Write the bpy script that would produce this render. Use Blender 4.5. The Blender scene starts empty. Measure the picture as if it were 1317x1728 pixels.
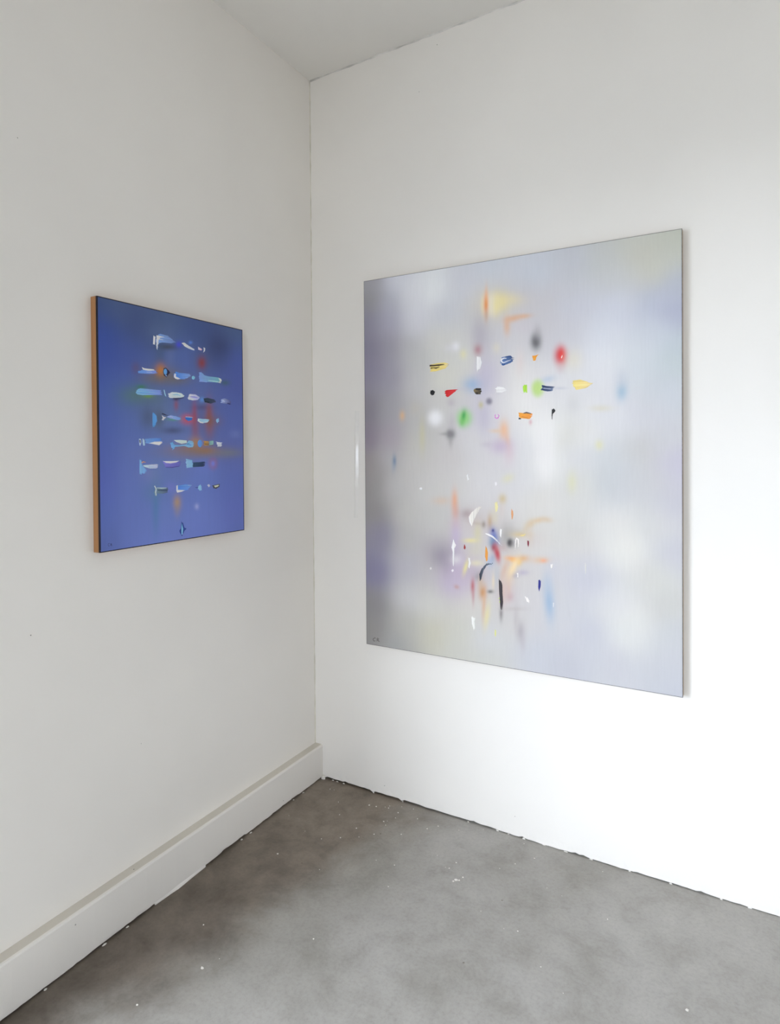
import bpy, bmesh, math, random
import numpy as np
from mathutils import Vector, Matrix
from mathutils.geometry import delaunay_2d_cdt

scene = bpy.context.scene
COL = scene.collection

# ---------------------------------------------------------------- camera
W_PX, H_PX = 1317, 1728
F_PX, PX, PY = 1066.06, 658.5, 775.7
PITCH, ROLL, YAW = -0.0116, -0.0071, 0.5204
CAM = Vector((1.7061, -2.2828, 1.4511))
fwd = Vector((-math.sin(YAW) * math.cos(PITCH), math.cos(YAW) * math.cos(PITCH), math.sin(PITCH)))
right = Vector((math.cos(YAW), math.sin(YAW), 0))
up = right.cross(fwd)
c_, s_ = math.cos(ROLL), math.sin(ROLL)
right, up = c_ * right + s_ * up, -s_ * right + c_ * up
cam_data = bpy.data.cameras.new('camera')
cam = bpy.data.objects.new('camera', cam_data)
COL.objects.link(cam)
m = Matrix((right, up, -fwd)).transposed().to_4x4()
m.translation = CAM
cam.matrix_world = m
cam_data.sensor_fit = 'AUTO'
cam_data.sensor_width = 36
cam_data.lens = F_PX * 36 / H_PX
cam_data.shift_x = (W_PX / 2 - PX) / H_PX
cam_data.shift_y = (PY - H_PX / 2) / H_PX
cam_data.clip_start = 0.05
scene.camera = cam

# ---------------------------------------------------------------- world, daylight, exposure
world = bpy.data.worlds.new('overcast_sky')
scene.world = world
world.use_nodes = True
bg = world.node_tree.nodes['Background']
bg.inputs['Color'].default_value = (0.80, 0.88, 1.0, 1)
bg.inputs['Strength'].default_value = 19.4
WY0, WY1, WZ0, WZ1 = -3.9, -1.65, 0.40, 2.16          # shopfront opening in the left wall
BX0, BX1, BZ0, BZ1 = 2.60, 4.50, 0.10, 2.20             # unseen back window, added and placed to light the left wall
ROOM_X, ROOM_Y = 7.0, -7.4


def portal(w, h, loc, rz):
    lt = bpy.data.lights.new('window_portal', 'AREA')
    lt.shape = 'RECTANGLE'
    lt.size, lt.size_y = w, h
    lt.cycles.is_portal = True
    o = bpy.data.objects.new('window_portal', lt)
    COL.objects.link(o)
    o.location = loc
    o.rotation_euler = (math.radians(90), 0, math.radians(rz))


portal(WY1 - WY0, WZ1 - WZ0, (-0.17, (WY0 + WY1) / 2, (WZ0 + WZ1) / 2), -90)
portal(BX1 - BX0, BZ1 - BZ0, ((BX0 + BX1) / 2, ROOM_Y - 0.16, (BZ0 + BZ1) / 2), 0)
vs = scene.view_settings
vs.view_transform = 'Standard'
vs.look = 'None'
vs.gamma = 1
vs.exposure = 0.0
vs.use_curve_mapping = False
scene.cycles.diffuse_bounces = 8
scene.cycles.max_bounces = 12


# ---------------------------------------------------------------- helpers
def srgb(r, g, b):
    f = lambda c: c / 12.92 if c <= 0.04045 else ((c + 0.055) / 1.055) ** 2.4
    return (f(r / 255), f(g / 255), f(b / 255))


def link(name, bm_or_mesh, mat, parent=None, label=None, cat=None, kind=None, group=None, smooth=False):
    if isinstance(bm_or_mesh, bmesh.types.BMesh):
        me = bpy.data.meshes.new(name)
        bm_or_mesh.normal_update()
        bm_or_mesh.to_mesh(me)
        bm_or_mesh.free()
    else:
        me = bm_or_mesh
    if smooth:
        me.polygons.foreach_set('use_smooth', [True] * len(me.polygons))
    if mat:
        me.materials.append(mat)
    o = bpy.data.objects.new(name, me)
    COL.objects.link(o)
    if parent:
        o.parent = parent
    if label: o['label'] = label
    if cat: o['category'] = cat
    if kind: o['kind'] = kind
    if group: o['group'] = group
    return o


def box(bm, lo, hi):
    x0, y0, z0 = lo; x1, y1, z1 = hi
    v = [bm.verts.new(p) for p in ((x0, y0, z0), (x1, y0, z0), (x1, y1, z0), (x0, y1, z0),
                                   (x0, y0, z1), (x1, y0, z1), (x1, y1, z1), (x0, y1, z1))]
    for f in ((3, 2, 1, 0), (4, 5, 6, 7), (0, 1, 5, 4), (1, 2, 6, 5), (2, 3, 7, 6), (3, 0, 4, 7)):
        bm.faces.new([v[i] for i in f])
    return v


def boxes(*bs):
    bm = bmesh.new()
    for lo, hi in bs:
        box(bm, lo, hi)
    return bm


class NT:
    def __init__(self, name):
        self.m = bpy.data.materials.new(name)
        self.m.use_nodes = True
        self.t = self.m.node_tree
        self.b = self.t.nodes['Principled BSDF']

    def n(self, kind, **kw):
        nd = self.t.nodes.new(kind)
        for k, v in kw.items():
            if k.startswith('i_'):
                key = k[2:]
                nd.inputs[int(key) if key.isdigit() else key].default_value = v
            else:
                setattr(nd, k, v)
        return nd

    def l(self, a, b):
        self.t.links.new(a, b)

    def ramp(self, src, stops):
        r = self.n('ShaderNodeValToRGB')
        e = r.color_ramp.elements
        while len(e) < len(stops): e.new(0.5)
        for el, (p, c) in zip(e, stops):
            el.position = p
            el.color = (*c, 1) if len(c) == 3 else c
        self.l(src, r.inputs[0])
        return r

    def bump(self, src, strength, dist):
        b = self.n('ShaderNodeBump', i_Strength=strength, i_Distance=dist)
        self.l(src, b.inputs['Height'])
        self.l(b.outputs[0], self.b.inputs['Normal'])


def plaster(name, col, rough=0.55, var=0.03, bump=0.12):
    k = NT(name)
    tc = k.n('ShaderNodeTexCoord')
    n1 = k.n('ShaderNodeTexNoise', i_Scale=1.3, i_Detail=3.0)
    k.l(tc.outputs['Object'], n1.inputs['Vector'])
    a = tuple(c * (1 - var) for c in col); b = tuple(min(1, c * (1 + var)) for c in col)
    r = k.ramp(n1.outputs['Fac'], [(0.3, a), (0.7, b)])
    k.l(r.outputs[0], k.b.inputs['Base Color'])
    k.b.inputs['Roughness'].default_value = rough
    k.b.inputs['Specular IOR Level'].default_value = 0.3
    n2 = k.n('ShaderNodeTexNoise', i_Scale=45.0, i_Detail=4.0, i_Roughness=0.6)
    k.l(tc.outputs['Object'], n2.inputs['Vector'])
    k.bump(n2.outputs['Fac'], bump, 0.002)
    return k.m


def plain(name, col, rough=0.6, scale=20.0, var=0.1, bump=0.1):
    k = NT(name)
    tc = k.n('ShaderNodeTexCoord')
    n1 = k.n('ShaderNodeTexNoise', i_Scale=scale, i_Detail=4.0)
    k.l(tc.outputs['Object'], n1.inputs['Vector'])
    r = k.ramp(n1.outputs['Fac'], [(0.3, tuple(c * (1 - var) for c in col)), (0.7, tuple(min(1, c * (1 + var)) for c in col))])
    k.l(r.outputs[0], k.b.inputs['Base Color'])
    k.b.inputs['Roughness'].default_value = rough
    k.bump(n1.outputs['Fac'], bump, 0.001)
    return k.m


# ---------------------------------------------------------------- materials of the room
M_WALL = plaster('white_wall_paint', (0.902, 0.868, 0.815), 0.5)
M_CEIL = plaster('white_ceiling_paint', (0.86, 0.84, 0.80), 0.7)
M_BASE = plaster('white_board_paint', (0.87, 0.835, 0.78), 0.42, 0.05)
M_LEDGE_SHADE = plaster('shaded_ledge_paint', (0.70, 0.66, 0.59), 0.7, 0.08)  # board paint darkened to put the ledge's dimmer light into its colour
M_DARK = plaster('grey_wall_paint', (0.50, 0.48, 0.455))
M_GAP = plain('painted_gap_shade', (0.05, 0.042, 0.035), 0.9, 60)  # near-black colour standing in for the shade inside the floor gaps
M_CHIP = plain('chipped_white_paint', (0.80, 0.77, 0.71), 0.6, 60)
M_CAULK = plain('aged_caulk', (0.72, 0.68, 0.57), 0.6, 12, 0.15)
M_SEAM = plain('ceiling_seam_filler', (0.70, 0.68, 0.64), 0.8, 12, 0.25)
M_FRAME = plain('window_frame_grey', (0.25, 0.25, 0.25), 0.5)
M_STREET = plain('street_paving', (0.20, 0.20, 0.19), 0.9, 2.0)
M_HOLE = plain('dark_nail_hole', (0.42, 0.39, 0.36), 0.9)
M_GLOSS = plain('glossy_filler_paint', (0.90, 0.87, 0.82), 0.20, 30, 0.03, 0.05)


def concrete():
    k = NT('polished_concrete')
    tc = k.n('ShaderNodeTexCoord')
    big = k.n('ShaderNodeTexNoise', i_Scale=1.9, i_Detail=5.0, i_Roughness=0.55, i_Distortion=0.5)
    mid = k.n('ShaderNodeTexNoise', i_Scale=8.0, i_Detail=7.0, i_Roughness=0.66, i_Distortion=0.3)
    fine = k.n('ShaderNodeTexNoise', i_Scale=90.0, i_Detail=4.0, i_Roughness=0.7)
    edge = k.n('ShaderNodeTexNoise', i_Scale=3.2, i_Detail=6.0, i_Roughness=0.6, i_Distortion=0.6)
    pits = k.n('ShaderNodeTexVoronoi', i_Scale=9.0)
    for n in (big, mid, fine, edge, pits):
        k.l(tc.outputs['Object'], n.inputs['Vector'])

    def mul(a, b, f=1.0, mode='MULTIPLY'):
        mx = k.n('ShaderNodeMix', data_type='RGBA', blend_type=mode)
        if isinstance(f, float): mx.inputs[0].default_value = f
        else: k.l(f, mx.inputs[0])
        k.l(a, mx.inputs[6]); k.l(b, mx.inputs[7])
        return mx.outputs[2]

    r1 = k.ramp(big.outputs['Fac'], [(0.32, (0.305, 0.288, 0.258)), (0.68, (0.395, 0.378, 0.350))])
    r2 = k.ramp(mid.outputs['Fac'], [(0.28, (0.80, 0.79, 0.77)), (0.50, (1.0, 1.0, 1.0)), (0.74, (1.12, 1.12, 1.12))])
    r3 = k.ramp(fine.outputs['Fac'], [(0.30, (0.89, 0.885, 0.88)), (0.50, (1.0, 1.0, 1.0)), (0.74, (1.06, 1.06, 1.06))])
    rp = k.ramp(pits.outputs['Distance'], [(0.0, (0.45, 0.42, 0.38)), (0.022, (0.6, 0.57, 0.52)), (0.035, (1, 1, 1))])
    # brown, discoloured strip along the left wall: it widens toward the corner
    sep = k.n('ShaderNodeSeparateXYZ')
    k.l(tc.outputs['Object'], sep.inputs[0])
    m1 = k.n('ShaderNodeMath', operation='MULTIPLY_ADD', i_1=-0.26, i_2=-0.60)      # edge: x = 0.60 + 0.26*y
    k.l(sep.outputs[1], m1.inputs[0])
    m2 = k.n('ShaderNodeMath', operation='ADD')
    k.l(sep.outputs[0], m2.inputs[0]); k.l(m1.outputs[0], m2.inputs[1])
    m3 = k.n('ShaderNodeMath', operation='MULTIPLY_ADD', i_1=0.40, i_2=-0.20)
    k.l(edge.outputs['Fac'], m3.inputs[0])
    m4 = k.n('ShaderNodeMath', operation='ADD')
    k.l(m2.outputs[0], m4.inputs[0]); k.l(m3.outputs[0], m4.inputs[1])
    fac = k.n('ShaderNodeMapRange', interpolation_type='SMOOTHSTEP', i_1=-0.17, i_2=0.13, i_3=1.0, i_4=0.0)
    k.l(m4.outputs[0], fac.inputs[0])
    st = k.ramp(mid.outputs['Fac'], [(0.3, (0.46, 0.395, 0.345)), (0.7, (0.66, 0.58, 0.51))])
    c = mul(r1.outputs[0], r2.outputs[0])
    c = mul(c, r3.outputs[0])
    c = mul(c, rp.outputs[0])
    strip_tone = k.n('ShaderNodeMapRange', i_1=-1.35, i_2=-0.1, i_3=0.70, i_4=1.22)      # strip darkens away from the corner
    k.l(sep.outputs[1], strip_tone.inputs[0])
    st2 = mul(st.outputs[0], strip_tone.outputs[0])
    c = mul(c, st2, fac.outputs[0])
    k.l(c, k.b.inputs['Base Color'])
    rr = k.n('ShaderNodeMapRange', i_3=0.34, i_4=0.58)
    k.l(mid.outputs['Fac'], rr.inputs[0]); k.l(rr.outputs[0], k.b.inputs['Roughness'])
    k.b.inputs['Specular IOR Level'].default_value = 0.35
    k.bump(fine.outputs['Fac'], 0.05, 0.001)
    return k.m


M_FLOOR = concrete()
rng = random.Random(7)

# ---------------------------------------------------------------- the room shell
RX, RY, CZ = ROOM_X, ROOM_Y, 3.1048
floor = link('floor', boxes(((-0.16, RY, -0.12), (RX, 0.2, 0))), M_FLOOR, kind='structure')

bm = bmesh.new()
cv = box(bm, (-0.16, RY, CZ), (RX, 0.2, CZ + 0.12))
for v in cv:
    v.co.z += 0.0085 * v.co.x + 0.002 * v.co.y
link('ceiling', bm, M_CEIL, kind='structure')

bm = boxes(((-0.16, WY1, 0), (0, 0.2, CZ + 0.1)), ((-0.16, RY, 0), (0, WY0, CZ + 0.1)),
           ((-0.16, WY0, WZ1), (0, WY1, CZ + 0.1)), ((-0.16, WY0, 0), (0, WY1, WZ0)))
wall_left = link('wall_left', bm, M_WALL, kind='structure')
link('wall_back', boxes(((-0.16, RY - 0.15, 0), (BX0, RY, CZ + 0.1)), ((BX1, RY - 0.15, 0), (RX, RY, CZ + 0.1)),
                        ((BX0, RY - 0.15, BZ1), (BX1, RY, CZ + 0.1)), ((BX0, RY - 0.15, 0), (BX1, RY, BZ0))), M_DARK, kind='structure')
link('wall_far', boxes(((RX, RY - 0.15, 0), (RX + 0.15, 0.2, CZ + 0.14))), M_DARK, kind='structure')
link('street_outside', boxes(((-12, -20, -0.3), (12, 6, -0.2))), M_STREET, kind='structure')


def noise1(seed, n):
    r = random.Random(seed)
    return [r.uniform(-1, 1) for _ in range(n)]


# right wall: solid block, with a thin ragged skirt of plaster hanging over a dark gap at the floor
SK = 0.035
bm = boxes(((0, 0, SK), (RX, 0.2, CZ + 0.14)))
xs = [0.0] + [0.035 + 0.014 * i for i in range(150)] + [2.6, RX]
jit = noise1(3, len(xs)); jit2 = noise1(11, len(xs) // 6 + 3)
rows = []
for i, x in enumerate(xs):
    if x < 0.05: g = 0.0
    else:
        g = 0.0085 if x < 0.5 else 0.0085 - 0.0055 * min(1, (x - 0.5) / 0.5)
        g += 0.0007 * jit[i] + 0.0009 * jit2[i // 6]
        if 0.30 < x < 0.315 or 0.44 < x < 0.452 or 1.02 < x < 1.06: g = 0.0015
        if jit[i] > 0.95: g += 0.003
    g = max(0.0006, g)
    rows.append([bm.verts.new((x, 0, SK)), bm.verts.new((x, 0.0012 * jit[i - 1] * (x > .05), g)), bm.verts.new((x, 0.014, g)), bm.verts.new((x, 0.014, SK))])
for a, b in zip(rows, rows[1:]):
    for q in range(3):
        bm.faces.new((a[q], a[q + 1], b[q + 1], b[q]))
wall_right = link('wall_right', bm, M_WALL, kind='structure')
link('gap_shade_strip', boxes(((0, 0.0145, 0), (RX, 0.2, SK))), M_GAP, parent=wall_right, label='dark strip painted as shade in the gap under the wall')


def lump(cx, cy, cz, rx, ry, rz, seed, n=7):
    """small irregular chip of paint or filler"""
    r = random.Random(seed)
    bm = bmesh.new()
    top = [bm.verts.new((cx + rx * 0.7 * math.cos(a) * r.uniform(.7, 1.1), cy + ry * 0.7 * math.sin(a) * r.uniform(.7, 1.1), cz + rz * r.uniform(.7, 1)))
           for a in (2 * math.pi * i / n for i in range(n))]
    bot = [bm.verts.new((cx + rx * math.cos(a) * r.uniform(.75, 1.1), cy + ry * math.sin(a) * r.uniform(.75, 1.1), cz))
           for a in (2 * math.pi * i / n for i in range(n))]
    bm.faces.new(top); bm.faces.new(bot[::-1])
    for i in range(n):
        j = (i + 1) % n
        bm.faces.new((bot[i], bot[j], top[j], top[i]))
    return bm


for i, x in enumerate((0.095, 0.118, 0.152, 0.306, 0.447, 0.74, 0.86, 0.905, 0.965, 1.04, 1.12, 1.21, 1.34, 1.47, 1.62, 1.70)):
    link('paint_chip', lump(x, 0.0, 0.0, rng.uniform(.004, .009), .003, rng.uniform(.002, .005), i), M_CHIP, parent=wall_right)

# glossy run of filler on the right wall beside the big canvas
NU, NV = 17, 81
vv, ff = [], []
bz = noise1(21, 14)
for j in range(NV):
    t = j / (NV - 1)
    z = 1.17 + 0.46 * t
    k0 = t * 12; q = int(k0); w = k0 - q
    nz = bz[q] * (1 - w) + bz[min(q + 1, 13)] * w
    hgt = 0.0058 * math.sin(math.pi * t) ** 0.8 * (1 + 0.28 * nz)
    cx = 0.2275 + 0.008 * t + 0.002 * nz
    for i in range(NU):
        s = (i / (NU - 1) - 0.5) * 2
        q1 = (s + 1) / 0.9
        prof = q1 * q1 * (3 - 2 * q1) if s < -0.1 else max(0.0, 0.9 - s)
        vv.append((cx + 0.011 * s, -0.00008 - hgt * prof, z))
for j in range(NV - 1):
    for i in range(NU - 1):
        a = j * NU + i
        ff.append((a, a + 1, a + NU + 1, a + NU))
me = bpy.data.meshes.new('filler_run')
me.from_pydata(vv, [], ff)
link('filler_run', me, M_GLOSS, parent=wall_right, label='shiny vertical run of white filler', smooth=True)

for i, (x, z, r) in enumerate(((0.626, 3.062, 0.002), (0.545, 2.90, 0.0015), (0.36, 0.045, .002), (0.93, 0.075, .0015))):
    bm = bmesh.new()
    bmesh.ops.create_cone(bm, cap_ends=True, segments=8, radius1=r, radius2=r * .6, depth=0.001, matrix=Matrix.Translation((x, -0.0006, z)) @ Matrix.Rotation(math.pi / 2, 4, 'X'))
    link('nail_hole', bm, M_HOLE, parent=wall_right)
for i, (y, z, r) in enumerate(((-1.2825, 0.9596, 0.002), (-1.30, 2.30, 0.0015), (-0.93, 0.52, 0.0012))):
    bm = bmesh.new()
    bmesh.ops.create_cone(bm, cap_ends=True, segments=8, radius1=r, radius2=r * .6, depth=0.001, matrix=Matrix.Translation((0.0006, y, z)) @ Matrix.Rotation(math.pi / 2, 4, 'Y'))
    link('nail_hole', bm, M_HOLE, parent=wall_left)

# caulk bead up the corner and filled seam along the ceiling
bm = bmesh.new()
prev = None
r1 = noise1(5, 80)
for i in range(80):
    z = 0.148 + (CZ - 0.150) * i / 79
    w = 0.0028 + 0.0014 * r1[i]
    cur = [bm.verts.new((0.0, -w, z)), bm.verts.new((w * .45, -w * .45, z)), bm.verts.new((w, 0.0, z))]
    if prev:
        bm.faces.new((prev[0], prev[1], cur[1], cur[0])); bm.faces.new((prev[1], prev[2], cur[2], cur[1]))
    prev = cur
link('trim_1', bm, M_CAULK, kind='structure')
bm = bmesh.new()
prev = None
r1 = noise1(6, 120)
for i in range(120):
    x = 0.004 + 3.5 * i / 119
    z = CZ + 0.0085 * x
    w = 0.0035 + 0.0018 * r1[i]
    cur = [bm.verts.new((x, -w, z)), bm.verts.new((x, -w * .3, z - w * .7)), bm.verts.new((x, 0.0, z - w * 1.4))]
    if prev:
        bm.faces.new((prev[0], prev[1], cur[1], cur[0])); bm.faces.new((prev[1], prev[2], cur[2], cur[1]))
    prev = cur
link('trim_2', bm, M_SEAM, kind='structure')

# baseboard on the left wall, ledge on top, ragged worn lower edge
BT, BH = 0.0403, 0.148
ys = [0.0] + [-0.012 * i for i in range(1, 130)] + [-1.9, WY1]
ja = noise1(31, len(ys)); jb = noise1(37, len(ys) // 5 + 3)
bm = bmesh.new()
rows = []
for i, y in enumerate(ys):
    g = 0.006 + 0.0010 * jb[i // 5] + 0.0006 * ja[i]
    if -0.62 < y < -0.50: g += 0.004
    if -0.34 < y < -0.18: g += 0.002
    if -0.90 < y < -0.70: g = 0.0015
    if i == 0: g = 0.002
    g = max(0.0008, g)
    wob = 0.0006 * jb[i // 5]
    pr = [(0, BH), (BT - 0.007, BH), (BT - 0.002, BH - 0.0018), (BT, BH - 0.007), (BT + wob, g + 0.01), (BT - 0.0015 * abs(ja[i]), g), (0.0, g)]
    rows.append([bm.verts.new((x, y, z)) for x, z in pr])
for a, b in zip(rows, rows[1:]):
    for q in range(6):
        fc = bm.faces.new((a[q], b[q], b[q + 1], a[q + 1]))
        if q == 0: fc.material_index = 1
bm.faces.new(rows[0][::-1]); bm.faces.new(rows[-1])
base = link('baseboard_left', bm, M_BASE, kind='structure')
base.data.materials.append(M_LEDGE_SHADE)
link('gap_shade_strip', boxes(((0, WY1, 0.0), (BT - 0.014, -0.004, 0.004))), M_GAP, parent=base, label='dark strip painted as shade between the board and the floor')
# spilled filler at the foot of the board
bm = bmesh.new()
pts = [(-0.915, 0.0002), (-0.88, 0.002), (-0.855, 0.003), (-0.825, 0.006), (-0.80, 0.005), (-0.77, 0.003), (-0.735, 0.002), (-0.70, 0.001)]
prev = None
for y, d in pts:
    cur = [bm.verts.new((BT - 0.004, y, 0.014)), bm.verts.new((BT + d * .5, y, 0.006)), bm.verts.new((BT + d, y, 0.0004)), bm.verts.new((BT - 0.004, y, 0.0004))]
    if prev:
        for q in range(4):
            r_ = (q + 1) % 4
            bm.faces.new((prev[q], cur[q], cur[r_], prev[r_]))
    prev = cur
link('filler_lump', bm, M_BASE, parent=base)
link('filler_lump', lump(0.048, -0.008, 0.0, 0.012, 0.008, 0.016, 77, 9), M_CHIP, parent=base, label='lump of white filler in the corner')
for i, y in enumerate((-0.145, -0.21, -0.47, -0.52, -1.02, -1.10, -1.28)):
    link('paint_chip', lump(BT + .001, y, 0.0, .004, rng.uniform(.004, .009), rng.uniform(.001, .003), 100 + i), M_CHIP, parent=base)
for i, (y, z) in enumerate(((-0.275, 0.028), (-0.99, 0.155), (-1.19, 0.118))):
    bm = bmesh.new()
    xx, mt = (BT + 0.0006, Matrix.Rotation(math.pi / 2, 4, 'Y'))
    if z > BH: y, z, xx, mt = -0.98, BH + 0.0006, 0.022, Matrix.Identity(4)
    bmesh.ops.create_cone(bm, cap_ends=True, segments=8, radius1=.002, radius2=.0014, depth=0.001, matrix=Matrix.Translation((xx, y, z)) @ mt)
    link('nail_hole', bm, M_HOLE, parent=base)

# flecks of white paint and grit lying on the concrete
bm = bmesh.new()
fl = [(0.835, -0.333, .006), (0.83, -0.345, .004), (0.846, -0.33, .004), (0.85, -0.31, .003), (0.79, -0.29, .003), (0.80, -0.25, .003), (0.36, -1.02, .006),
      (1.56, -0.50, .005), (0.215, -0.52, .004), (0.34, -0.09, .004), (0.37, -0.085, .003), (0.42, -0.07, .003), (0.47, -0.08, .003), (0.45, -0.16, .0035),
      (0.62, -0.12, .003), (0.55, -0.20, .003), (0.38, -0.25, .003), (0.36, -0.33, .003), (0.24, -0.9, .003), (0.57, -0.78, .003), (0.30, -1.19, .003), (1.19, -0.55, .003)]
for i in range(40):
    fl.append((abs(rng.gauss(0.55, .35)) + .06, -abs(rng.gauss(.0, .35)) - .02, rng.uniform(.0012, .0026)))
for x, y, r in fl:
    a0 = rng.uniform(0, 6.28)
    n = 5
    t = [bm.verts.new((x + r * math.cos(a0 + 6.283 * q / n) * rng.uniform(.5, 1.2), y + r * math.sin(a0 + 6.283 * q / n) * rng.uniform(.5, 1.2), 0.0014)) for q in range(n)]
    b = [bm.verts.new((v.co.x, v.co.y, 0.0)) for v in t]
    bm.faces.new(t)
    for q in range(n):
        bm.faces.new((b[q], b[(q + 1) % n], t[(q + 1) % n], t[q]))
link('paint_flecks', bm, M_CHIP, parent=floor, kind='stuff')

# daylight windows behind the camera; the back one is added for its light
f = 0.05
w1 = link('window_1', boxes(((-0.12, WY0, WZ0), (-0.04, WY0 + f, WZ1)), ((-0.12, WY1 - f, WZ0), (-0.04, WY1, WZ1)),
                            ((-0.12, WY0 + f, WZ1 - f), (-0.04, WY1 - f, WZ1)), ((-0.12, WY0 + f, WZ0), (-0.04, WY1 - f, WZ0 + f))), M_FRAME, kind='structure')
for k in (1, 2):
    y = WY0 + (WY1 - WY0) * k / 3
    link('mullion', boxes(((-0.11, y - .025, WZ0 + f), (-0.05, y + .025, WZ1 - f))), M_FRAME, parent=w1)
w2 = link('added_window', boxes(((BX0, RY - .11, BZ0), (BX0 + f, RY - .03, BZ1)), ((BX1 - f, RY - .11, BZ0), (BX1, RY - .03, BZ1)),
                            ((BX0 + f, RY - .11, BZ1 - f), (BX1 - f, RY - .03, BZ1)), ((BX0 + f, RY - .11, BZ0), (BX1 - f, RY - .03, BZ0 + f))), M_FRAME, kind='structure')
link('mullion', boxes((((BX0 + BX1) / 2 - .025, RY - .10, BZ0 + f), ((BX0 + BX1) / 2 + .025, RY - .04, BZ1 - f))), M_FRAME, parent=w2)

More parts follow.
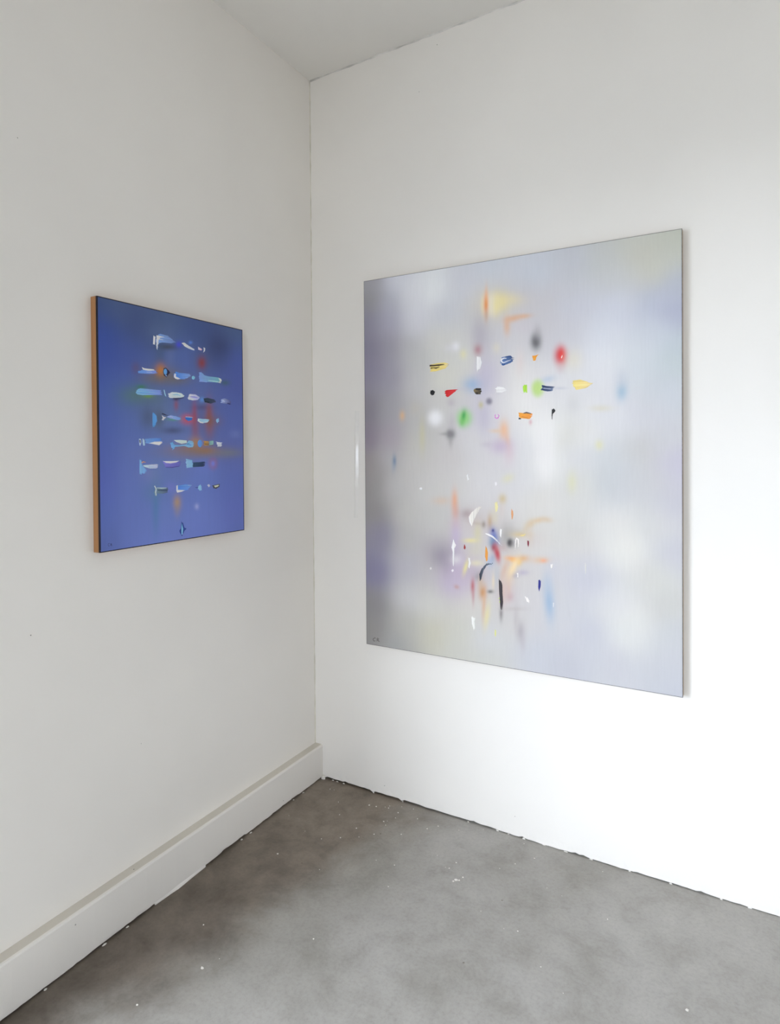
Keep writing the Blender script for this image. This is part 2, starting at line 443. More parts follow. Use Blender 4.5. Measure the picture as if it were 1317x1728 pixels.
# ---------------------------------------------------------------- the two paintings
# >>> painting data
# canvas coordinates in mm from the lower left corner; colours are paint albedo, 0 to 255
GREY_GROUND_N = (33, 41)
GREY_GROUND = [
    (160,157,153), (161,157,154), (168,166,162), (175,174,170), (176,175,171), (179,177,172), (187,184,177), (196,193,181), (201,197,184), (203,200,187), (204,201,190), (204,201,191),
    (204,201,192), (203,201,193), (203,201,193), (203,201,194), (203,201,195), (200,198,197), (197,196,199), (196,195,199), (194,194,198), (191,190,194), (190,189,194), (190,189,194),
    (192,191,195), (194,193,195), (194,193,195), (194,193,195), (194,192,195), (191,190,193), (188,188,192), (187,187,192), (187,187,192), (158,154,151), (158,154,150), (163,159,155),
    (175,173,170), (176,175,171), (182,180,174), (190,187,178), (199,195,181), (203,199,182), (204,200,185), (204,201,190), (204,201,191), (204,201,192), (204,202,194), (203,201,195),
    (204,202,195), (203,201,197), (200,198,198), (196,196,199), (196,195,200), (195,195,199), (190,189,194), (189,188,193), (190,189,194), (192,191,195), (194,193,195), (194,192,195),
    (194,192,195), (194,193,195), (192,191,194), (189,189,192), (188,187,192), (187,187,192), (158,154,150), (158,154,150), (160,156,153), (173,171,167), (182,180,174), (189,187,178),
    (192,189,180), (201,197,182), (204,200,181), (204,200,183), (205,202,189), (205,202,191), (205,202,192), (206,203,199), (206,204,202), (206,204,201), (204,202,199), (201,199,198),
    (197,196,199), (196,196,200), (195,195,199), (191,190,195), (190,189,194), (191,190,194), (193,192,196), (194,193,196), (194,192,195), (194,192,195), (195,194,196), (193,192,194),
    (191,190,193), (190,190,193), (190,189,192), (156,152,150), (156,152,150), (159,155,153), (174,170,166), (188,185,178), (191,188,179), (192,189,180), (202,198,183), (204,200,182),
    (205,200,183), (206,202,189), (206,203,191), (206,203,192), (206,204,199), (206,204,202), (206,204,201), (205,202,198), (203,200,197), (200,198,198), (197,196,199), (196,195,198),
    (194,193,197), (193,192,196), (194,192,196), (194,193,197), (195,194,197), (196,194,197), (198,196,197), (201,200,199), (198,196,197), (192,191,193), (191,190,193), (191,190,193),
    (153,149,149), (152,148,148), (154,150,149), (170,167,164), (191,187,182), (194,191,184), (198,195,187), (207,203,193), (208,204,193), (207,202,190), (206,202,191), (207,203,191),
    (207,203,193), (207,203,197), (207,204,200), (206,202,199), (205,201,196), (205,200,196), (204,200,197), (201,198,198), (200,197,198), (199,197,198), (198,196,198), (195,193,197),
    (193,192,197), (194,193,197), (203,201,201), (210,208,204), (210,208,204), (205,204,201), (197,196,196), (193,192,194), (193,192,193), (153,149,149), (152,148,148), (154,150,150),
    (173,170,169), (200,197,194), (206,202,200), (206,203,199), (211,207,199), (211,208,199), (209,205,196), (207,202,193), (208,203,194), (209,204,196), (210,204,196), (208,203,196),
    (206,201,196), (205,200,196), (205,200,196), (205,200,196), (203,199,198), (202,198,198), (200,198,199), (200,197,199), (196,195,198), (193,192,197), (195,193,198), (206,205,203),
    (211,210,205), (212,210,205), (209,207,203), (198,197,196), (193,193,193), (193,192,193), (153,148,155), (153,149,154), (157,153,159), (179,175,178), (202,199,198), (207,204,202),
    (207,203,201), (210,206,199), (210,207,199), (208,203,196), (205,200,194), (208,202,195), (210,204,196), (210,204,196), (209,203,196), (206,201,196), (205,200,196), (205,200,196),
    (204,199,197), (204,199,198), (203,199,198), (200,198,199), (200,198,199), (198,196,199), (196,195,198), (201,199,200), (209,207,204), (213,210,205), (214,212,206), (211,209,203),
    (199,197,194), (193,193,193), (193,192,193), (148,143,163), (146,141,164), (150,145,165), (170,166,177), (195,191,193), (202,199,198), (203,199,197), (204,199,196), (204,199,194),
    (202,195,193), (201,193,194), (203,195,195), (208,201,196), (209,203,196), (208,202,196), (206,201,196), (205,200,196), (205,200,197), (204,199,197), (204,199,198), (204,199,198),
    (202,198,199), (200,198,199), (199,197,199), (200,198,200), (206,204,203), (210,207,205), (211,208,206), (214,211,205), (209,206,201), (198,195,190), (196,194,189), (195,193,190),
    (145,140,164), (144,139,164), (145,140,165), (163,158,174), (188,184,189), (193,189,193), (194,190,193), (197,191,191), (197,191,190), (197,189,190), (199,187,194), (199,188,196),
    (201,191,195), (204,197,195), (205,199,195), (205,200,196), (205,200,196), (205,200,196), (205,200,196), (205,199,197), (204,199,198), (202,199,198), (200,198,199), (199,196,200),
    (198,196,200), (203,201,203), (209,207,205), (210,207,205), (210,207,203), (205,202,197), (198,195,190), (196,194,188), (197,194,189), (147,142,165), (145,140,164), (147,143,166),
    (167,163,176), (190,185,190), (192,188,193), (193,188,192), (195,190,189), (197,191,189), (195,188,188), (198,186,194), (199,187,196), (199,188,195), (201,192,195), (204,196,195),
    (205,199,196), (206,200,196), (206,200,196), (206,200,196), (206,200,196), (205,200,197), (203,199,199), (200,197,200), (197,195,200), (196,194,200), (197,195,200), (204,202,203),
    (208,206,203), (207,205,200), (205,202,196), (203,201,194), (200,198,192), (199,196,192), (152,147,166), (151,147,166), (156,151,168), (172,167,177), (188,184,188), (192,188,191),
    (192,188,190), (194,188,188), (194,187,186), (185,177,179), (188,179,183), (197,185,193), (199,188,194), (202,193,194), (204,197,195), (206,199,196), (206,200,196), (206,200,196),
    (206,200,196), (206,200,197), (206,201,198), (204,200,199), (201,198,200), (197,195,200), (196,194,200), (197,195,200), (203,201,202), (209,206,203), (208,205,199), (205,202,196),
    (205,202,195), (203,201,195), (200,198,195), (156,151,165), (154,149,164), (155,150,165), (165,160,170), (186,182,183), (192,188,185), (193,188,186), (192,186,185), (187,179,180),
    (181,173,176), (183,175,178), (193,184,187), (201,192,193), (205,197,195), (206,198,196), (207,199,196), (207,200,196), (207,201,197), (207,202,197), (208,202,198), (208,203,198),
    (206,202,199), (205,201,199), (202,199,199), (200,197,200), (202,200,201), (211,208,205), (217,214,208), (215,211,205), (207,204,198), (204,202,196), (200,198,197), (197,195,197),
    (156,151,163), (153,148,163), (152,147,163), (158,153,166), (186,182,181), (193,189,185), (193,189,185), (194,189,186), (192,186,185), (189,182,182), (190,183,183), (199,191,190),
    (207,198,196), (208,199,197), (207,199,196), (207,199,196), (207,200,196), (208,202,197), (210,204,198), (210,205,199), (210,205,199), (208,204,199), (207,203,198), (207,202,198),
    (207,203,199), (210,206,203), (218,215,208), (222,219,211), (222,218,210), (213,210,205), (201,199,199), (196,193,197), (195,193,197), (158,153,158), (155,150,159), (154,149,162),
    (161,156,166), (185,181,180), (194,190,186), (196,192,187), (199,194,190), (202,197,192), (202,197,192), (201,195,191), (204,197,194), (208,199,197), (208,200,197), (208,199,196),
    (207,199,195), (207,199,195), (209,202,197), (211,205,199), (211,206,199), (211,206,199), (209,205,199), (207,203,198), (207,203,197), (207,203,198), (212,209,204), (218,215,209),
    (222,218,211), (222,218,210), (213,210,205), (203,201,200), (196,194,198), (196,193,197), (159,154,153), (158,153,151), (158,153,153), (169,164,165), (194,189,185), (201,197,190),
    (201,197,191), (202,198,192), (204,200,194), (204,200,194), (204,199,194), (206,199,195), (208,200,197), (208,200,197), (208,200,196), (207,199,196), (207,200,196), (209,203,198),
    (211,206,199), (211,206,199), (211,206,199), (210,206,200), (208,204,198), (207,203,198), (208,205,199), (214,211,206), (217,214,208), (218,214,208), (216,213,207), (208,206,202),
    (207,204,201), (203,201,200), (199,196,199), (160,155,153), (158,153,151), (160,155,153), (175,170,168), (197,193,187), (202,198,191), (202,198,191), (204,199,193), (204,200,194),
    (204,200,194), (205,200,195), (207,201,197), (208,201,198), (209,201,198), (209,202,198), (209,202,198), (209,203,199), (212,206,201), (213,208,202), (214,209,202), (214,209,203),
    (213,209,203), (210,207,201), (209,206,201), (210,207,202), (214,211,206), (217,213,208), (217,213,208), (213,210,205), (207,205,202), (207,204,201), (204,201,201), (200,197,199),
    (163,158,155), (163,158,155), (169,164,161), (185,181,177), (196,192,187), (201,197,191), (204,199,193), (208,204,198), (209,204,198), (208,203,197), (208,203,198), (210,205,200),
    (211,206,202), (212,206,203), (212,206,203), (212,207,204), (213,208,205), (215,210,206), (216,211,205), (217,212,205), (217,212,205), (215,211,205), (212,209,203), (211,208,203),
    (210,208,203), (209,207,204), (210,208,205), (210,208,205), (208,206,203), (205,203,201), (203,200,200), (197,194,199), (196,193,198), (162,157,153), (164,159,155), (173,168,165),
    (194,189,186), (199,195,191), (201,197,192), (206,201,195), (210,206,200), (210,206,200), (210,205,199), (211,206,200), (212,207,202), (213,208,203), (215,210,207), (215,210,208),
    (215,210,208), (216,211,209), (216,212,210), (217,213,209), (217,212,205), (217,212,205), (216,212,206), (212,208,203), (211,208,202), (211,208,203), (205,204,202), (201,201,201),
    (201,201,201), (203,201,201), (202,200,200), (199,197,199), (196,193,198), (195,192,198), (163,157,154), (166,160,157), (171,166,162), (193,189,185), (200,196,192), (204,199,193),
    (205,200,194), (209,204,198), (210,205,200), (211,206,200), (211,206,201), (212,207,202), (213,208,203), (217,212,210), (217,212,210), (216,211,210), (216,212,210), (216,212,210),
    (218,214,213), (218,215,212), (221,217,212), (219,216,210), (212,209,203), (211,208,202), (212,210,203), (203,203,202), (199,200,201), (200,199,200), (201,200,200), (201,199,199),
    (201,198,198), (198,195,199), (197,193,199), (165,158,155), (168,161,158), (172,166,163), (188,183,180), (198,194,190), (204,199,193), (206,201,195), (208,203,197), (210,205,199),
    (211,205,200), (211,205,200), (212,207,202), (214,209,205), (217,212,210), (217,212,210), (216,212,210), (216,212,210), (216,212,210), (218,215,213), (221,218,215), (231,227,222),
    (229,226,221), (217,214,209), (213,210,205), (212,210,205), (204,204,203), (200,201,201), (200,200,201), (201,200,200), (201,199,199), (201,198,199), (199,195,201), (198,193,203),
    (165,157,154), (166,158,155), (180,174,172), (190,186,184), (193,189,186), (203,198,193), (208,202,196), (208,203,196), (209,203,197), (210,204,199), (210,204,200), (211,204,200),
    (213,208,205), (216,211,209), (216,211,210), (217,211,210), (217,211,210), (218,213,212), (220,217,215), (226,223,219), (234,231,225), (233,230,224), (222,219,215), (215,213,212),
    (214,212,211), (207,207,207), (204,205,205), (203,203,204), (202,201,200), (202,199,198), (201,197,200), (198,193,203), (197,192,203), (164,155,156), (167,159,159), (183,177,177),
    (190,186,185), (191,186,185), (200,195,190), (205,201,193), (206,201,193), (207,202,195), (209,203,199), (210,203,199), (210,204,200), (213,208,205), (216,211,210), (217,212,210),
    (217,212,211), (217,212,211), (220,216,215), (222,219,218), (225,221,219), (232,228,223), (230,227,221), (221,218,214), (217,214,213), (216,214,213), (210,210,209), (205,206,206),
    (205,204,204), (202,200,198), (202,199,196), (202,199,200), (201,197,203), (199,194,204), (154,143,153), (156,146,155), (175,166,171), (182,173,178), (186,177,180), (198,193,188),
    (205,200,191), (205,201,191), (205,201,193), (208,203,198), (210,204,200), (212,206,203), (216,211,209), (217,213,211), (217,212,211), (217,212,212), (219,214,213), (222,218,217),
    (223,220,219), (228,225,222), (235,232,227), (229,225,219), (221,218,210), (221,218,212), (226,223,219), (222,220,217), (212,211,211), (209,208,207), (204,202,200), (203,200,198),
    (204,202,203), (205,203,204), (204,202,204), (152,141,152), (153,142,153), (173,163,169), (181,171,177), (183,173,178), (195,189,186), (202,198,190), (203,199,191), (204,200,193),
    (207,202,197), (210,205,201), (213,208,206), (216,211,210), (217,212,211), (216,211,211), (217,211,212), (221,216,215), (224,220,218), (228,224,222), (237,234,229), (240,237,231),
    (234,231,225), (222,218,210), (222,219,212), (227,223,219), (225,222,219), (220,218,218), (217,215,216), (211,209,210), (209,207,208), (206,204,206), (205,203,205), (205,203,205),
    (153,143,153), (155,146,155), (169,161,167), (178,170,175), (182,175,178), (193,188,186), (199,195,190), (200,196,190), (203,199,193), (208,204,199), (211,207,203), (213,208,206),
    (214,209,210), (212,207,211), (211,205,211), (216,210,213), (224,219,218), (228,223,221), (232,227,224), (237,233,228), (239,236,230), (235,231,226), (225,222,216), (224,221,216),
    (225,222,219), (223,221,220), (222,220,221), (221,219,220), (212,210,213), (210,208,211), (209,207,210), (206,205,208), (206,205,207), (147,141,149), (149,143,150), (167,162,166),
    (176,172,175), (179,174,177), (193,188,186), (199,195,190), (199,195,190), (204,200,195), (212,208,202), (213,209,204), (213,209,205), (213,207,209), (211,205,211), (211,204,211),
    (220,214,216), (227,222,220), (231,226,222), (236,231,227), (235,231,226), (234,230,226), (230,227,223), (226,223,220), (226,223,221), (226,223,222), (225,222,222), (222,220,221),
    (220,218,220), (213,211,214), (210,209,211), (209,208,211), (206,208,211), (206,208,211), (146,140,148), (147,141,149), (166,161,166), (176,172,175), (178,174,176), (190,186,185),
    (198,195,190), (201,197,192), (209,205,200), (214,210,204), (214,210,204), (214,210,205), (214,209,208), (213,207,211), (214,208,213), (223,218,217), (227,222,220), (234,229,225),
    (238,233,228), (236,231,227), (231,227,224), (227,224,222), (226,223,222), (226,223,222), (226,223,222), (226,223,222), (223,220,221), (219,217,219), (214,213,216), (210,211,213),
    (207,209,212), (206,208,212), (206,208,212), (149,143,151), (152,146,154), (165,160,166), (174,170,174), (179,175,178), (193,189,188), (202,198,196), (205,201,198), (211,207,201),
    (215,211,204), (215,211,204), (216,212,205), (216,211,208), (215,209,211), (215,209,213), (218,212,215), (226,221,220), (233,228,224), (235,230,226), (234,229,225), (228,225,223),
    (226,223,223), (226,223,223), (226,223,222), (226,223,223), (226,224,224), (224,222,223), (219,219,221), (214,216,218), (211,213,216), (207,210,213), (205,208,212), (205,208,211),
    (155,150,161), (159,154,164), (167,162,171), (171,166,175), (177,172,179), (196,192,193), (206,202,199), (206,203,200), (213,209,202), (222,218,206), (223,218,207), (220,216,207),
    (218,213,209), (214,209,211), (212,205,212), (212,205,212), (222,216,217), (231,227,222), (232,227,223), (231,226,223), (227,223,222), (226,223,222), (226,223,223), (226,223,223),
    (227,225,226), (229,227,228), (228,226,228), (221,221,223), (214,217,220), (213,216,219), (207,211,214), (201,207,208), (201,207,208), (154,148,164), (155,150,165), (166,160,172),
    (169,164,175), (172,167,176), (193,189,191), (205,201,199), (206,203,200), (214,210,203), (223,219,207), (224,220,207), (222,218,208), (221,217,210), (217,212,211), (212,206,212),
    (211,205,212), (220,214,216), (231,226,222), (231,226,222), (229,224,221), (225,221,220), (224,221,221), (224,222,222), (225,223,224), (228,226,228), (230,228,229), (229,228,229),
    (222,223,225), (215,218,221), (214,217,220), (208,213,215), (200,207,208), (199,206,208), (152,146,164), (152,147,164), (162,156,170), (169,164,175), (174,169,178), (192,189,191),
    (203,200,198), (205,203,199), (211,208,203), (220,216,206), (222,218,208), (222,219,210), (223,220,211), (222,218,211), (216,211,211), (214,209,212), (219,214,215), (225,221,219),
    (226,222,220), (223,219,218), (219,216,216), (218,215,217), (218,216,218), (221,219,222), (226,225,228), (228,228,231), (228,227,230), (222,223,226), (216,219,222), (216,218,222),
    (209,213,218), (199,206,210), (198,205,209), (152,146,163), (153,147,164), (161,155,169), (170,165,175), (179,175,182), (196,193,194), (203,201,198), (205,203,199), (210,208,203),
    (218,215,208), (220,217,210), (222,219,211), (223,220,211), (222,219,211), (216,212,209), (215,211,211), (217,213,214), (219,215,215), (219,215,215), (217,213,214), (214,210,212),
    (213,210,213), (214,211,215), (215,213,217), (222,221,225), (224,224,229), (224,224,229), (221,222,226), (215,217,222), (212,215,221), (210,213,220), (203,208,214), (198,204,210),
    (149,143,160), (149,144,160), (161,156,169), (168,163,173), (174,170,178), (196,194,195), (200,197,197), (205,203,200), (217,214,208), (221,218,211), (221,218,211), (221,218,212),
    (221,218,212), (215,211,209), (210,205,206), (212,208,209), (217,213,214), (218,214,214), (217,213,214), (214,210,212), (212,208,210), (212,208,211), (213,211,214), (214,211,215),
    (219,218,223), (222,223,229), (222,223,229), (219,219,226), (212,214,221), (209,212,219), (208,211,219), (195,198,210), (188,191,206), (148,143,159), (148,143,159), (161,156,169),
    (168,163,173), (175,170,179), (196,193,195), (201,199,199), (210,207,206), (220,217,211), (222,219,211), (221,218,212), (220,217,212), (219,216,212), (211,207,208), (208,204,206),
    (211,207,208), (217,213,214), (218,214,214), (217,212,213), (213,209,211), (212,208,210), (212,208,211), (213,210,214), (213,211,216), (216,215,220), (219,220,226), (218,219,226),
    (216,217,225), (210,211,220), (201,204,215), (197,199,212), (186,188,205), (184,186,203), (154,149,164), (156,151,166), (168,163,177), (178,174,186), (185,182,192), (204,202,207),
    (219,217,221), (222,220,224), (220,219,218), (219,218,215), (218,217,216), (218,216,214), (215,213,211), (212,210,210), (211,209,210), (212,209,210), (215,212,212), (216,211,212),
    (214,209,210), (212,208,209), (211,207,209), (212,208,211), (211,210,216), (211,210,217), (212,211,218), (215,215,223), (216,217,226), (216,217,226), (210,211,219), (198,201,213),
    (196,199,213), (192,194,208), (188,191,205), (157,153,168), (158,154,169), (173,169,183), (184,181,195), (187,184,197), (212,210,216), (225,223,228), (226,224,229), (223,222,225),
    (217,216,220), (215,215,219), (216,215,218), (214,212,213), (212,211,211), (212,210,211), (213,210,211), (214,210,211), (213,209,209), (213,208,208), (212,207,209), (211,207,209),
    (211,208,211), (211,210,216), (211,210,217), (211,210,217), (213,213,218), (214,214,221), (213,214,220), (209,209,214), (201,203,209), (197,199,208), (192,195,206), (192,195,205),
    (158,154,168), (158,154,169), (173,170,183), (185,183,196), (191,189,200), (216,215,221), (229,228,232), (230,229,233), (230,229,231), (220,220,223), (216,216,220), (217,217,220),
    (216,215,217), (214,213,214), (214,212,213), (214,212,213), (213,211,212), (213,209,210), (213,208,209), (212,208,210), (211,208,210), (211,208,212), (211,209,214), (211,210,215),
    (210,210,214), (210,210,212), (209,209,209), (209,209,209), (209,208,206), (209,207,200), (208,207,198), (197,199,203), (194,197,204), (163,160,166), (164,161,166), (179,177,185),
    (193,192,202), (199,198,207), (222,221,226), (231,230,234), (233,232,235), (240,240,240), (238,238,238), (227,227,229), (221,221,225), (219,219,224), (218,218,222), (216,216,219),
    (215,215,218), (214,213,216), (213,211,214), (212,211,215), (212,212,218), (211,212,218), (211,210,215), (209,209,213), (208,208,212), (208,208,210), (208,208,208), (209,209,208),
    (209,209,207), (209,208,201), (210,208,196), (211,209,196), (206,206,197), (202,203,197), (166,163,166), (165,162,165), (180,178,184), (195,195,204), (204,204,212), (231,230,235),
    (235,234,238), (237,237,239), (241,242,242), (241,241,241), (232,232,234), (221,221,226), (219,219,225), (219,219,225), (217,218,224), (216,218,223), (215,216,221), (214,215,220),
    (212,214,221), (211,214,221), (211,214,221), (210,211,217), (207,207,212), (206,207,211), (206,207,209), (206,207,204), (207,207,204), (208,207,201), (208,206,195), (209,206,193),
    (207,206,194), (205,205,193), (204,204,192), (174,172,176), (176,173,178), (182,181,187), (209,208,216), (225,225,233), (230,230,235), (234,234,238), (238,238,240), (241,242,242),
    (240,241,241), (231,231,234), (221,221,226), (219,219,225), (219,219,225), (216,219,225), (216,219,225), (216,218,224), (215,216,223), (214,216,223), (213,215,222), (212,214,221),
    (209,211,216), (206,207,212), (206,206,212), (206,207,209), (206,206,203), (206,206,203), (207,207,198), (208,206,195), (208,206,193), (206,205,192), (204,204,191), (202,203,190),
    (176,174,178), (178,175,181), (184,182,189), (217,216,224), (228,228,235), (228,228,235), (231,231,235), (236,236,238), (239,240,241), (237,238,239), (230,231,233), (222,222,227),
    (220,220,225), (218,219,225), (216,219,225), (216,219,225), (216,219,224), (215,217,223), (215,217,223), (214,216,223), (213,215,221), (210,211,216), (207,207,212), (206,207,211),
    (206,207,208), (206,206,203), (206,206,201), (207,206,197), (207,206,196), (207,206,195), (205,205,192), (202,203,189), (201,202,188),
]
BLUE_GROUND_N = (15, 18)
BLUE_GROUND = [
    (103,121,191), (104,122,192), (116,134,208), (119,138,213), (120,139,214), (123,142,219), (123,142,219), (123,142,218), (124,142,220), (123,141,219), (122,139,216), (121,139,215),
    (115,131,208), (111,127,201), (111,127,201), (103,121,191), (104,122,192), (115,134,208), (119,137,212), (120,139,213), (122,142,216), (123,142,217), (123,142,217), (125,144,221),
    (125,143,222), (122,140,216), (121,138,215), (114,129,208), (112,127,206), (111,127,202), (100,121,198), (106,125,200), (116,134,208), (116,135,209), (119,138,211), (121,142,213),
    (121,142,213), (122,142,215), (124,143,221), (124,143,221), (122,140,218), (118,135,213), (113,128,208), (113,127,208), (112,127,206), (100,121,198), (105,124,201), (115,134,208),
    (115,134,208), (117,136,209), (119,140,211), (120,141,212), (120,140,213), (120,140,216), (120,140,217), (119,138,215), (115,132,210), (111,127,206), (110,126,205), (110,126,205),
    (98,115,199), (104,121,201), (113,132,205), (114,133,205), (115,134,206), (116,137,206), (117,138,206), (118,138,209), (118,139,215), (118,139,216), (117,138,214), (113,131,207),
    (109,126,204), (108,125,203), (108,125,203), (98,114,198), (102,119,200), (113,132,205), (113,132,205), (114,134,204), (116,138,205), (117,138,205), (118,138,206), (118,139,214),
    (118,139,216), (117,138,213), (112,130,205), (109,126,202), (109,125,202), (109,125,201), (94,113,193), (100,118,196), (110,129,202), (111,130,202), (113,132,202), (116,137,204),
    (118,137,203), (121,137,202), (120,137,204), (118,137,210), (116,135,207), (112,128,199), (111,124,195), (111,123,193), (111,124,194), (93,112,192), (97,117,194), (111,130,202),
    (111,130,201), (110,130,199), (114,134,199), (118,136,200), (120,137,201), (120,136,201), (117,134,200), (113,130,198), (110,125,195), (111,123,193), (111,123,192), (111,123,193),
    (90,111,190), (94,115,192), (103,124,196), (104,125,196), (107,128,194), (112,133,194), (117,136,198), (118,137,199), (117,135,197), (112,127,190), (110,124,187), (108,123,191),
    (107,121,193), (106,121,193), (106,121,193), (88,110,189), (91,113,190), (101,123,194), (102,123,193), (107,129,190), (112,133,189), (113,134,192), (116,135,196), (112,127,188),
    (109,121,180), (108,121,181), (106,121,187), (102,119,193), (101,119,194), (102,119,193), (84,107,185), (89,111,185), (97,119,183), (98,120,184), (105,126,187), (111,132,188),
    (110,132,189), (109,128,189), (108,122,183), (108,120,180), (108,120,180), (104,119,185), (101,118,192), (101,119,193), (101,118,193), (81,105,184), (85,109,183), (92,114,182),
    (95,117,182), (101,121,183), (102,122,184), (104,124,185), (103,123,185), (102,121,185), (103,121,185), (104,120,183), (101,117,184), (98,114,186), (97,113,186), (97,113,186),
    (76,99,180), (83,105,181), (88,109,182), (89,110,180), (99,119,182), (101,121,183), (100,120,183), (99,120,184), (100,120,186), (101,121,186), (100,119,184), (96,113,181),
    (94,109,182), (94,109,183), (94,109,183), (70,93,178), (74,96,178), (82,102,176), (83,103,175), (91,111,177), (96,116,179), (96,117,181), (96,118,185), (98,118,185),
    (99,119,184), (96,114,178), (91,107,172), (92,108,180), (93,109,182), (92,108,182), (69,92,174), (72,94,173), (80,100,172), (82,101,169), (85,104,164), (89,109,165),
    (94,115,177), (96,118,185), (95,117,184), (92,111,174), (85,102,158), (81,96,150), (85,101,164), (89,106,181), (89,107,183), (66,90,171), (69,92,168), (78,97,155),
    (78,95,147), (82,100,149), (86,107,153), (89,111,158), (92,114,173), (89,109,170), (82,102,158), (79,95,147), (77,90,140), (79,94,146), (87,106,176), (88,107,181),
    (70,91,147), (80,99,150), (84,102,149), (77,93,143), (82,100,147), (85,105,150), (88,110,154), (87,108,157), (80,100,155), (79,99,153), (79,96,149), (78,92,142),
    (83,100,149), (88,108,156), (88,108,162), (71,91,140), (81,100,146), (86,105,149), (81,98,146), (82,100,148), (84,104,150), (87,108,153), (85,106,155), (80,100,154),
    (79,99,153), (80,98,152), (82,99,149), (86,106,154), (88,109,155), (88,109,157),
]
